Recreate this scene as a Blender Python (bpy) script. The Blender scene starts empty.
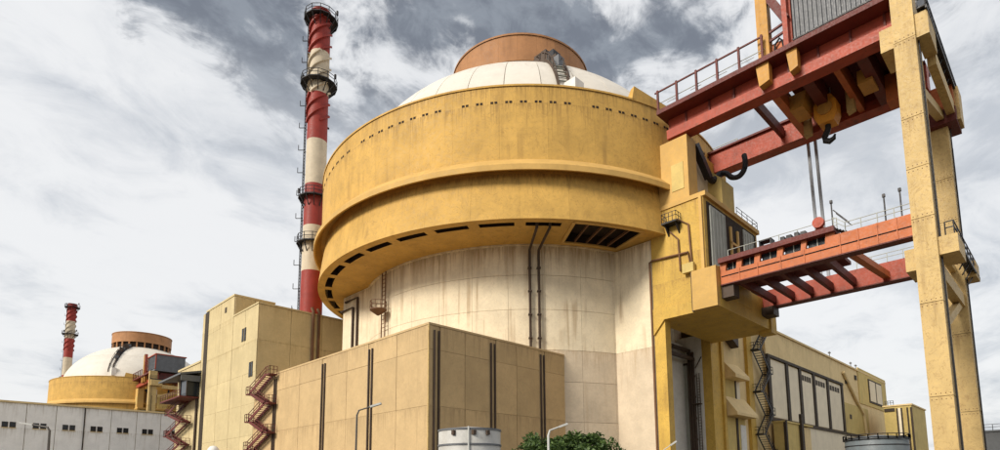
import bpy, bmesh, math, random
from mathutils import Vector, Matrix
random.seed(7)
rad = math.radians
SC = bpy.context.scene
COL = SC.collection

# ------------------------------------------------------------------ camera
cam_d = bpy.data.cameras.new('camera')
cam = bpy.data.objects.new('camera', cam_d)
COL.objects.link(cam)
R_ = Vector((0.69836737, -0.71566718, -0.01017379))
U_ = Vector((-0.0840593, -0.09612676, 0.99181333))
F_ = Vector((0.71078622, 0.69179486, 0.12729028))
m = Matrix.Identity(4)
for i in range(3):
    m[i][0], m[i][1], m[i][2] = R_[i], U_[i], -F_[i]
m.translation = Vector((0, 0, 1.7))
cam.matrix_world = m
cam_d.sensor_fit = 'HORIZONTAL'
cam_d.sensor_width = 36
cam_d.lens = 585.9 / 1000 * 36
cam_d.shift_x = -0.0163
cam_d.shift_y = 0.1877
cam_d.clip_start = 0.1
cam_d.clip_end = 8000
SC.camera = cam

# ------------------------------------------------------------------ light
SUN_EL = rad(31)
SH = Vector((-0.99, 0.14)).normalized()
SUN = Vector((SH.x * math.cos(SUN_EL), SH.y * math.cos(SUN_EL), math.sin(SUN_EL)))
sl = bpy.data.lights.new('sun', 'SUN')
sl.energy = 3.7
sl.angle = rad(17)
sl.color = (1.0, 0.93, 0.82)
so = bpy.data.objects.new('sun', sl)
COL.objects.link(so)
so.location = (-60, 20, 120)
so.rotation_euler = SUN.to_track_quat('Z', 'Y').to_euler()

W = bpy.data.worlds.new('World')
SC.world = W
W.use_nodes = True
nt = W.node_tree
nt.nodes.clear()


class NT:
    """small node-tree writer"""
    def __init__(s, nt): s.nt = nt
    def n(s, t, **k):
        nd = s.nt.nodes.new(t)
        for a, v in k.items():
            if a.startswith('i_'):
                key = a[2:]
                key = int(key) if key.isdigit() else key.replace('_', ' ')
                nd.inputs[key].default_value = v
            else:
                setattr(nd, a, v)
        return nd
    def l(s, a, b): s.nt.links.new(a, b)
    def math(s, op, a, b=None, c=None, clamp=False):
        nd = s.nt.nodes.new('ShaderNodeMath'); nd.operation = op; nd.use_clamp = clamp
        for i, v in enumerate((a, b, c)):
            if v is None: continue
            if isinstance(v, (int, float)): nd.inputs[i].default_value = v
            else: s.l(v, nd.inputs[i])
        return nd.outputs[0]
    def rng(s, v, a, b, c=0.0, d=1.0, smooth=True):
        nd = s.nt.nodes.new('ShaderNodeMapRange')
        if smooth: nd.interpolation_type = 'SMOOTHSTEP'
        s.l(v, nd.inputs[0])
        for i, x in enumerate((a, b, c, d)): nd.inputs[i + 1].default_value = x
        return nd.outputs[0]
    def mix(s, fac, a, b, blend='MIX'):
        nd = s.nt.nodes.new('ShaderNodeMix'); nd.data_type = 'RGBA'; nd.blend_type = blend
        ins = [nd.inputs[0], nd.inputs[6], nd.inputs[7]]
        for i, v in enumerate((fac, a, b)):
            if isinstance(v, (int, float)): ins[i].default_value = v
            elif isinstance(v, (tuple, list)): ins[i].default_value = (*v, 1) if len(v) == 3 else v
            else: s.l(v, ins[i])
        return nd.outputs[2]
    def vmul(s, v, k):
        nd = s.nt.nodes.new('ShaderNodeVectorMath'); nd.operation = 'MULTIPLY'
        s.l(v, nd.inputs[0]); nd.inputs[1].default_value = k
        return nd.outputs[0]
    def noise(s, vec, scale, detail=5, rough=0.55, dist=0.0):
        nd = s.nt.nodes.new('ShaderNodeTexNoise')
        s.l(vec, nd.inputs['Vector'])
        nd.inputs['Scale'].default_value = scale; nd.inputs['Detail'].default_value = detail
        nd.inputs['Roughness'].default_value = rough; nd.inputs['Distortion'].default_value = dist
        return nd.outputs['Fac']


SKY_OFF = (20.1, 7.3, 0.0)
T = NT(nt)
tc = T.n('ShaderNodeTexCoord')
sky = T.n('ShaderNodeTexSky', sky_type='NISHITA')
sky.sun_disc = False
sky.sun_elevation = SUN_EL
sky.sun_rotation = math.atan2(SH.x, SH.y)
sky.air_density = 1.3; sky.dust_density = 2.5; sky.ozone_density = 1.0
sep = T.n('ShaderNodeSeparateXYZ'); T.l(tc.outputs['Generated'], sep.inputs[0])
zz = T.math('MAXIMUM', sep.outputs[2], 0.0)
den = T.math('ADD', zz, 0.22)
cx_ = T.math('DIVIDE', sep.outputs[0], den)
cy_ = T.math('DIVIDE', sep.outputs[1], den)
cmb = T.n('ShaderNodeCombineXYZ'); T.l(cx_, cmb.inputs[0]); T.l(cy_, cmb.inputs[1]); cmb.inputs[2].default_value = 3.7
mp = T.n('ShaderNodeMapping'); T.l(cmb.outputs[0], mp.inputs[0])
mp.inputs['Rotation'].default_value = (0, 0, rad(-28)); mp.inputs['Scale'].default_value = (1.0, 1.2, 1.0)
mp.inputs['Location'].default_value = SKY_OFF
big = T.noise(mp.outputs[0], 1.7, 3, 0.45, 0.15)
mid = T.noise(mp.outputs[0], 5.0, 10, 0.62, 0.55)
fine = T.noise(mp.outputs[0], 16.0, 8, 0.62, 0.4)
# pale cloud deck in broad soft masses with lit billows, thinning to grey-blue overhead
soft = T.math('ADD', T.math('MULTIPLY', big, 0.58), T.math('ADD', T.math('MULTIPLY', mid, 0.31), T.math('MULTIPLY', fine, 0.11)))
elev = T.rng(zz, 0.42, 0.70)
gap = T.rng(T.math('SUBTRACT', soft, T.math('MULTIPLY', elev, 0.075)), 0.44, 0.375)
gap = T.math('MULTIPLY', gap, T.rng(elev, 0.0, 0.8, 0.10, 0.95))
white = T.mix(T.rng(soft, 0.38, 0.56), (0.60, 0.63, 0.675), (0.88, 0.885, 0.895))
billow = T.rng(T.math('SUBTRACT', mid, T.math('MULTIPLY', fine, 0.35)), 0.20, 0.45)
white = T.mix(T.math('MULTIPLY', billow, 0.35), white, (0.90, 0.905, 0.91))
dark = T.mix(T.rng(fine, 0.35, 0.65), (0.17, 0.19, 0.23), (0.27, 0.30, 0.345))
wisp = T.math('MULTIPLY', T.rng(T.noise(mp.outputs[0], 6.5, 6, 0.6, 0.8), 0.44, 0.30), T.rng(elev, 0.1, 0.7, 0.0, 0.7))
cloud = T.mix(T.math('MAXIMUM', gap, wisp), white, dark)
bg1 = T.n('ShaderNodeBackground'); T.l(sky.outputs[0], bg1.inputs[0]); bg1.inputs[1].default_value = 0.08
bg2 = T.n('ShaderNodeBackground'); T.l(cloud, bg2.inputs[0]); bg2.inputs[1].default_value = 1.0
mx = T.n('ShaderNodeMixShader'); mx.inputs[0].default_value = 0.88
T.l(bg1.outputs[0], mx.inputs[1]); T.l(bg2.outputs[0], mx.inputs[2])
wo = T.n('ShaderNodeOutputWorld'); T.l(mx.outputs[0], wo.inputs[0])

SC.view_settings.view_transform = 'Standard'
SC.view_settings.look = 'None'
SC.view_settings.gamma = 1.0
SC.view_settings.exposure = 0.12
SC.view_settings.use_curve_mapping = False
SC.cycles.max_bounces = 6

# ------------------------------------------------------------------ materials
M = {}


def mat(name, col, rough=0.75, mott=0.18, streak=0.0, streak_col=(0.16, 0.11, 0.06), scale=0.5, rust=0.0,
        rust_col=(0.10, 0.045, 0.02), bump=0.15, vary=0.05, metal=0.0, topz=None, chips=0.0, runs=(), run_len=4.0, run_amt=0.6):
    """weathered paint or concrete: mottling, rain streaks, blotches of rust or dirt, tone that differs from piece to piece"""
    ma = bpy.data.materials.new(name); ma.use_nodes = True
    t = NT(ma.node_tree)
    b = ma.node_tree.nodes['Principled BSDF']
    geo = t.n('ShaderNodeNewGeometry')
    pos = geo.outputs['Position']
    oi = t.n('ShaderNodeObjectInfo')
    n1 = t.noise(pos, scale, 6, 0.6)
    n2 = t.noise(pos, scale * 7, 5, 0.65)
    f = t.math('ADD', t.math('MULTIPLY', n1, 0.65), t.math('MULTIPLY', n2, 0.35))
    k = t.rng(f, 0.3, 0.7, 1 - mott, 1 + mott * 0.6)
    if vary:
        k = t.math('MULTIPLY', k, t.rng(oi.outputs['Random'], 0, 1, 1 - vary, 1 + vary, smooth=False))
    cc = t.n('ShaderNodeCombineColor')
    for i in range(3): t.l(k, cc.inputs[i])
    c = t.mix(1.0, col, cc.outputs[0], 'MULTIPLY')
    if streak:
        sv = t.vmul(pos, (1.0, 1.0, 0.05))
        s1 = t.noise(sv, 1.1, 5, 0.6, 0.3)
        s2 = t.noise(pos, 0.22, 3, 0.5)
        sf = t.math('MULTIPLY', t.rng(s1, 0.50, 0.72), t.rng(s2, 0.38, 0.62))
        if topz:
            sp = t.n('ShaderNodeSeparateXYZ'); t.l(pos, sp.inputs[0])
            wob = t.math('ADD', sp.outputs[2], t.math('MULTIPLY', s1, 9.0))
            run = t.math('MULTIPLY', t.rng(s1, 0.40, 0.60), t.rng(wob, topz - 1.5, topz + 4.0))
            sf = t.math('MAXIMUM', sf, t.math('MULTIPLY', run, 0.6))
        c = t.mix(t.math('MULTIPLY', sf, streak), c, streak_col)
    if runs:
        sp2 = t.n('ShaderNodeSeparateXYZ'); t.l(pos, sp2.inputs[0])
        rv = t.noise(t.vmul(pos, (1.0, 1.0, 0.02)), 1.7, 4, 0.65, 0.2)
        rw = t.noise(t.vmul(pos, (1.0, 1.0, 0.06)), 5.5, 4, 0.6, 0.3)
        acc = None
        for L in runs:
            d = t.math('SUBTRACT', L, sp2.outputs[2])
            ln = t.math('MULTIPLY', t.rng(rv, 0.42, 0.72, 0.05, 1.0), run_len)
            fall = t.math('SUBTRACT', 1.0, t.math('DIVIDE', d, ln), clamp=True)
            q = t.math('MULTIPLY', t.math('MULTIPLY', fall, t.math('GREATER_THAN', d, 0.0)), t.rng(rw, 0.36, 0.62))
            acc = q if acc is None else t.math('MAXIMUM', acc, q)
        c = t.mix(t.math('MULTIPLY', acc, run_amt), c, streak_col)
    if rust:
        r1 = t.noise(pos, scale * 2.3, 9, 0.7, 0.5)
        c = t.mix(t.math('MULTIPLY', t.rng(r1, 0.56, 0.66), rust), c, rust_col)
    if chips:
        v1 = t.noise(pos, scale * 1.1, 7, 0.6, 2.5)
        rid = t.math('ABSOLUTE', t.math('SUBTRACT', v1, 0.5))
        c = t.mix(t.math('MULTIPLY', t.rng(rid, 0.012, 0.0), chips), c, streak_col)
    t.l(c, b.inputs['Base Color'])
    rr = t.rng(n2, 0.3, 0.7, max(rough - 0.12, 0.05), min(rough + 0.1, 1))
    t.l(rr, b.inputs['Roughness'])
    b.inputs['Metallic'].default_value = metal
    b.inputs['Specular IOR Level'].default_value = 0.3
    if bump:
        bp = t.n('ShaderNodeBump'); bp.inputs['Strength'].default_value = bump; bp.inputs['Distance'].default_value = 0.05
        t.l(t.noise(pos, 4.0, 6, 0.7), bp.inputs['Height'])
        t.l(bp.outputs[0], b.inputs['Normal'])
    M[name] = ma
    return ma


mat('gold', (0.58, 0.35, 0.088), 0.7, 0.19, 0.5, (0.27, 0.155, 0.045), 0.35, chips=0.55, vary=0.05, runs=(48.75, 46.6, 38.0), run_len=5.0, run_amt=0.7)
mat('gold_pale', (0.58, 0.36, 0.11), 0.7, 0.15, 0.35, (0.34, 0.2, 0.07), 0.4, vary=0.03)
mat('portal_yellow', (0.58, 0.37, 0.075), 0.65, 0.16, 0.45, (0.27, 0.15, 0.04), 0.5, chips=0.7, vary=0.04, runs=(35.2, 29.0, 26.2), run_len=4.0, run_amt=0.6)
mat('cream_concrete', (0.75, 0.645, 0.465), 0.8, 0.13, 0.75, (0.36, 0.25, 0.14), 0.5, topz=33.0, chips=0.3, vary=0.035, runs=(32.0, 18.6), run_len=8.0, run_amt=0.75)
mat('tan_concrete', (0.61, 0.505, 0.37), 0.8, 0.14, 0.4, (0.42, 0.30, 0.18), 0.5, chips=0.3, vary=0.07, runs=(18.6,), run_len=4.0)
mat('block_panel', (0.52, 0.37, 0.19), 0.8, 0.13, 0.3, (0.30, 0.20, 0.10), 0.45, chips=0.35, vary=0.07, runs=(17.85, 9.7), run_len=4.5, run_amt=0.55)
mat('tower_panel', (0.57, 0.465, 0.26), 0.8, 0.12, 0.3, (0.34, 0.25, 0.12), 0.45, chips=0.3, vary=0.05, runs=(33.4, 29.8, 24.4), run_len=4.0, run_amt=0.5)
mat('joint', (0.27, 0.19, 0.11), 0.9, 0.2, vary=0)
mat('drum_joint', (0.46, 0.35, 0.22), 0.9, 0.2, vary=0)
mat('dome_white', (0.66, 0.61, 0.53), 0.55, 0.08, 0.25, (0.40, 0.33, 0.25), 0.4, vary=0.05, runs=(67.5, 60.0), run_len=6.0, run_amt=0.5)
mat('dome_seam', (0.42, 0.37, 0.31), 0.8, 0.1, vary=0)
mat('turret_brown', (0.38, 0.185, 0.08), 0.7, 0.2, 0.5, (0.2, 0.09, 0.04), 0.5, vary=0.08)
mat('recess_shade', (0.035, 0.022, 0.015), 0.9, 0.3, vary=0)  # near-black colour standing in for shade inside openings
mat('pipe_dark', (0.07, 0.045, 0.03), 0.6, 0.3, vary=0.1)
mat('pipe_brown', (0.16, 0.08, 0.04), 0.65, 0.3, vary=0.1)
mat('steel_red', (0.36, 0.065, 0.034), 0.55, 0.22, 0.6, (0.10, 0.03, 0.02), 0.7, rust=0.5, vary=0.06)
mat('steel_maroon', (0.13, 0.028, 0.022), 0.6, 0.25, 0.4, (0.05, 0.02, 0.015), 0.7, rust=0.4, vary=0.08)
mat('steel_orange', (0.48, 0.135, 0.042), 0.55, 0.2, 0.5, (0.28, 0.08, 0.03), 0.7, rust=0.45, rust_col=(0.2, 0.06, 0.03), vary=0.05)
mat('mast_yellow', (0.52, 0.27, 0.06), 0.6, 0.2, 0.5, (0.25, 0.12, 0.03), 0.6, rust=0.4, vary=0.05)
mat('hook_orange', (0.78, 0.34, 0.04), 0.5, 0.2, vary=0.05, rust=0.3)
mat('leg_yellow', (0.54, 0.38, 0.155), 0.6, 0.15, 0.6, (0.28, 0.17, 0.06), 0.6, chips=0.9, vary=0.06, rust=0.35, rust_col=(0.22, 0.12, 0.05), runs=(47.5, 41.9, 34.4, 24.9, 17.2), run_len=5.0, run_amt=0.65)
mat('stack_red', (0.27, 0.032, 0.022), 0.6, 0.2, 0.5, (0.11, 0.02, 0.015), 0.6, vary=0.08, runs=(91, 76.4, 54, 45.4), run_len=5.0, run_amt=0.6)
mat('stack_white', (0.54, 0.46, 0.34), 0.65, 0.16, 0.5, (0.30, 0.22, 0.14), 0.6, vary=0.05, runs=(91, 76.4, 54, 45.4), run_len=5.0, run_amt=0.6)
mat('black_steel', (0.022, 0.02, 0.022), 0.5, 0.3, vary=0.15)
mat('grey_door', (0.36, 0.37, 0.33), 0.6, 0.2, 0.5, (0.18, 0.17, 0.14), 0.6, vary=0.06)
mat('clad_grey', (0.13, 0.135, 0.145), 0.5, 0.25, 0.5, (0.10, 0.10, 0.10), 0.6, vary=0.08)
mat('canopy_grey', (0.12, 0.125, 0.13), 0.6, 0.25, vary=0.05)
mat('white_paint', (0.74, 0.72, 0.67), 0.65, 0.14, 0.4, (0.42, 0.37, 0.30), 0.6, vary=0.04)
mat('wall_white', (0.88, 0.86, 0.82), 0.75, 0.10, 0.3, (0.42, 0.36, 0.28), 0.5, vary=0.04, runs=(19.3, 14.4), run_len=4.0, run_amt=0.5)
mat('tank_white', (0.50, 0.49, 0.46), 0.6, 0.2, 0.5, (0.32, 0.27, 0.2), 1.0, rust=0.2, vary=0.03)
mat('tank_blue', (0.14, 0.165, 0.18), 0.5, 0.2, 0.4, (0.14, 0.14, 0.14), 0.8, vary=0.03)
mat('hall_cream', (0.76, 0.58, 0.30), 0.8, 0.13, 0.4, (0.40, 0.28, 0.13), 0.4, chips=0.3, vary=0.03, runs=(27.4, 22.4), run_len=4.0, run_amt=0.5)
mat('hall_yellow', (0.58, 0.44, 0.16), 0.8, 0.16, 0.5, (0.34, 0.22, 0.08), 0.5, vary=0.04)
mat('hall_panel', (0.80, 0.70, 0.52), 0.75, 0.10, 0.3, (0.5, 0.42, 0.32), 0.5, vary=0.05)
mat('frame_dark', (0.05, 0.035, 0.022), 0.7, 0.3, vary=0.1)
mat('rubber', (0.018, 0.016, 0.02), 0.6, 0.3, vary=0)
mat('rope', (0.36, 0.38, 0.41), 0.5, 0.2, vary=0.1, bump=0)
mat('lamp_metal', (0.50, 0.50, 0.47), 0.45, 0.15, vary=0.05, bump=0)
mat('lamp_post_dark', (0.09, 0.08, 0.07), 0.5, 0.15, vary=0.05, bump=0)
mat('ground', (0.15, 0.13, 0.10), 0.95, 0.35, scale=0.06, bump=0.5, vary=0)
mat('asphalt', (0.055, 0.053, 0.05), 0.9, 0.3, scale=0.3, bump=0.4, vary=0)
mat('kerb', (0.42, 0.40, 0.36), 0.9, 0.2, scale=0.8, vary=0)
mat('paint_mark', (0.72, 0.71, 0.66), 0.7, 0.2, scale=1.5, vary=0)
mat('bark', (0.10, 0.07, 0.045), 0.9, 0.3, scale=3, bump=0.6, vary=0)
g = mat('glass_dark', (0.02, 0.025, 0.03), 0.12, 0.1, vary=0, bump=0)


def leaf_mat():
    ma = bpy.data.materials.new('leaf'); ma.use_nodes = True
    t = NT(ma.node_tree); b = ma.node_tree.nodes['Principled BSDF']
    geo = t.n('ShaderNodeNewGeometry')
    r = geo.outputs['Random Per Island']
    c = t.mix(r, (0.03, 0.062, 0.014), (0.12, 0.19, 0.045))
    t.l(c, b.inputs['Base Color']); b.inputs['Roughness'].default_value = 0.55
    tr = t.n('ShaderNodeBsdfTranslucent'); t.l(c, tr.inputs[0])
    ms = t.n('ShaderNodeMixShader'); ms.inputs[0].default_value = 0.25
    out = ma.node_tree.nodes['Material Output']
    t.l(b.outputs[0], ms.inputs[1]); t.l(tr.outputs[0], ms.inputs[2]); t.l(ms.outputs[0], out.inputs[0])
    M['leaf'] = ma


leaf_mat()


# ------------------------------------------------------------------ mesh helpers
class MB:
    def __init__(s): s.v = []; s.f = []; s.smooth = False
    def add(s, vs, fs):
        o = len(s.v); s.v += [tuple(v) for v in vs]; s.f += [tuple(i + o for i in f) for f in fs]
        return s
    def box(s, x0, x1, y0, y1, z0, z1):
        vs = [(x0, y0, z0), (x1, y0, z0), (x1, y1, z0), (x0, y1, z0), (x0, y0, z1), (x1, y0, z1), (x1, y1, z1), (x0, y1, z1)]
        return s.add(vs, [(3, 2, 1, 0), (4, 5, 6, 7), (0, 1, 5, 4), (1, 2, 6, 5), (2, 3, 7, 6), (3, 0, 4, 7)])
    def bar(s, p, q, w, h=None, up=(0, 0, 1)):
        h = h or w; p = Vector(p); q = Vector(q); d = (q - p).normalized(); up = Vector(up)
        if abs(d.dot(up)) > 0.97: up = Vector((1, 0, 0))
        a = d.cross(up).normalized() * w / 2; b = a.cross(d).normalized() * h / 2
        vs = [p - a - b, p + a - b, p + a + b, p - a + b, q - a - b, q + a - b, q + a + b, q - a + b]
        return s.add(vs, [(3, 2, 1, 0), (4, 5, 6, 7), (0, 1, 5, 4), (1, 2, 6, 5), (2, 3, 7, 6), (3, 0, 4, 7)])
    def tube(s, pts, r, n=8, caps=True):
        pts = [Vector(p) for p in pts]; rings = []
        rs = r if isinstance(r, (list, tuple)) else [r] * len(pts)
        for i, p in enumerate(pts):
            d = (pts[min(i + 1, len(pts) - 1)] - pts[max(i - 1, 0)]).normalized()
            up = Vector((0, 0, 1)) if abs(d.z) < 0.9 else Vector((1, 0, 0))
            a = d.cross(up).normalized(); b = a.cross(d).normalized()
            rings.append([p + (a * math.cos(2 * math.pi * k / n) + b * math.sin(2 * math.pi * k / n)) * rs[i] for k in range(n)])
        vs = [v for rg in rings for v in rg]; fs = []
        for i in range(len(pts) - 1):
            for k in range(n):
                fs.append((i * n + k, i * n + (k + 1) % n, (i + 1) * n + (k + 1) % n, (i + 1) * n + k))
        if caps: fs += [tuple(range(n))[::-1], tuple((len(pts) - 1) * n + k for k in range(n))]
        return s.add(vs, fs)
    def revolve(s, prof, c=(0, 0), a0=0.0, a1=360.0, n=96, closed=False):
        """profile of (radius, z) swept about a vertical axis, angles in degrees"""
        full = abs(a1 - a0 - 360) < 1e-6; m_ = n if full else n + 1; k = len(prof); vs = []; fs = []
        for i in range(m_):
            a = rad(a0 + (a1 - a0) * i / n)
            vs += [(c[0] + r * math.cos(a), c[1] + r * math.sin(a), z) for r, z in prof]
        for i in range(n):
            j = (i + 1) % m_
            for q in range(k if closed else k - 1):
                w = (q + 1) % k
                fs.append((i * k + q, j * k + q, j * k + w, i * k + w))
        if not full and closed:
            fs += [tuple(range(k)), tuple((m_ - 1) * k + q for q in range(k))[::-1]]
        return s.add(vs, fs)
    def prism(s, poly, axis, a, b):
        """poly of 2D points in the plane across axis ('x': (y,z), 'y': (x,z), 'z': (x,y)) pushed from a to b"""
        def P(u, v, w): return {'x': (w, u, v), 'y': (u, w, v), 'z': (u, v, w)}[axis]
        n = len(poly); vs = [P(u, v, a) for u, v in poly] + [P(u, v, b) for u, v in poly]
        fs = [tuple(range(n))[::-1], tuple(range(n, 2 * n))] + [(i, (i + 1) % n, n + (i + 1) % n, n + i) for i in range(n)]
        return s.add(vs, fs)
    def mesh(s, name, ma, smooth=False, fix=True):
        me = bpy.data.meshes.new(name); me.from_pydata(s.v, [], s.f); me.update()
        if fix:
            bm = bmesh.new(); bm.from_mesh(me); bmesh.ops.recalc_face_normals(bm, faces=bm.faces); bm.to_mesh(me); bm.free()
        if smooth:
            for p in me.polygons: p.use_smooth = True
            me.set_sharp_from_angle(angle=rad(35))
        me.materials.append(M[ma] if isinstance(ma, str) else ma)
        return me
    def build(s, name, ma, parent=None, smooth=False, fix=True):
        return put(name, s.mesh(name, ma, smooth, fix), parent)


def put(name, me, parent=None, loc=None, rotz=None, label=None):
    """mesh data given in world metres (or, with loc, about its own centre)"""
    o = bpy.data.objects.new(name, me); COL.objects.link(o)
    w = Vector(loc) if loc is not None else Vector((0, 0, 0))
    if parent is not None:
        o.parent = parent
        w = w - ORG.get(parent.name, Vector((0, 0, 0)))
        ORG[o.name] = Vector(loc) if loc is not None else Vector((0, 0, 0))
    else:
        ORG[o.name] = w.copy()
    o.location = w
    if rotz is not None: o.rotation_euler = (0, 0, rotz)
    if label: o['label'] = label
    return o


ORG = {}


def thing(name, label, cat, base, group=None):
    o = bpy.data.objects.new(name, None); COL.objects.link(o); o.location = base; ORG[o.name] = Vector(base)
    o.empty_display_size = 0.5
    return tag(o, label, cat, group)


def tag(o, label, cat, group=None):
    o['label'] = label; o['category'] = cat
    if group: o['group'] = group
    return o


def struct(o): o['kind'] = 'structure'; return o


def copy_tree(o, off, parent=None, skip=()):
    c = o.copy(); COL.objects.link(c)
    c.parent = parent
    if parent is None: c.location = Vector(o.location) + Vector(off)
    for ch in list(o.children):
        if ch.name.split('.')[0] in skip: continue
        copy_tree(ch, off, c, skip)
    return c


_bc = {}


def box_mesh(name, w, d, h, ma, bev=0.0):
    key = (name, round(w, 3), round(d, 3), round(h, 3), ma)
    if key not in _bc:
        _bc[key] = MB().box(-w / 2, w / 2, -d / 2, d / 2, -h / 2, h / 2).mesh(name, ma)
    return _bc[key]


def face_panels(parent, axis, c, sgn, us, zs, ma, gap=0.05, th=0.10, name='wall_panel'):
    """separate facing panels on the plane axis=c, standing proud to the sgn side, one per cell of the us x zs grid"""
    for i in range(len(us) - 1):
        for j in range(len(zs) - 1):
            w = us[i + 1] - us[i] - gap; h = zs[j + 1] - zs[j] - gap * .45
            if w < 0.1 or h < 0.1: continue
            u = (us[i] + us[i + 1]) / 2; z = (zs[j] + zs[j + 1]) / 2; d = c + sgn * (th / 2) + random.uniform(-.014, .014)
            if axis == 'x': put(name, box_mesh(name, th, w, h, ma), parent, (d, u, z))
            else: put(name, box_mesh(name, w, th, h, ma), parent, (u, d, z))


def railing(pts, h=1.1, r=0.035, step=1.8, rails=(0.55, 1.0), mb=None):
    mb = mb or MB()
    for a, b in zip(pts[:-1], pts[1:]):
        a = Vector(a); b = Vector(b); L = (b - a).length; n = max(1, round(L / step))
        for i in range(n + 1):
            p = a.lerp(b, i / n); mb.bar(p, p + Vector((0, 0, h)), r * 2)
        for k in rails: mb.bar(a + Vector((0, 0, h * k)), b + Vector((0, 0, h * k)), r * 1.7)
    return mb


# ------------------------------------------------------------------ ground
gm = MB().add([(-2500, -2500, 0), (2500, -2500, 0), (2500, 2500, 0), (-2500, 2500, 0)], [(0, 1, 2, 3)]).build('ground', 'ground')
struct(gm)
rd = MB().box(-120, 30.0, -60, 41, 0.0, 0.004).build('road', 'asphalt'); struct(rd)
kb = MB().box(30.0, 30.25, -60, 41.25, 0, 0.13).box(-120, 30.0, 41, 41.25, 0, 0.13).build('kerb', 'kerb'); struct(kb)

# ------------------------------------------------------------------ reactor building
CX, CY = 70.0, 66.27
RCW = (CX, CY)
TWIN = Vector((0, 245.73, 0))


def sector(r0, r1, z0, z1, da, n=4, r0t=None, r1t=None):
    """curved panel about the vertical axis through its own origin, centred on the +X direction"""
    r0t = r0 if r0t is None else r0t; r1t = r1 if r1t is None else r1t
    return MB().revolve([(r0, z0), (r1, z0), (r1t, z1), (r0t, z1)], (0, 0), -da / 2, da / 2, n, closed=True)


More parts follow.
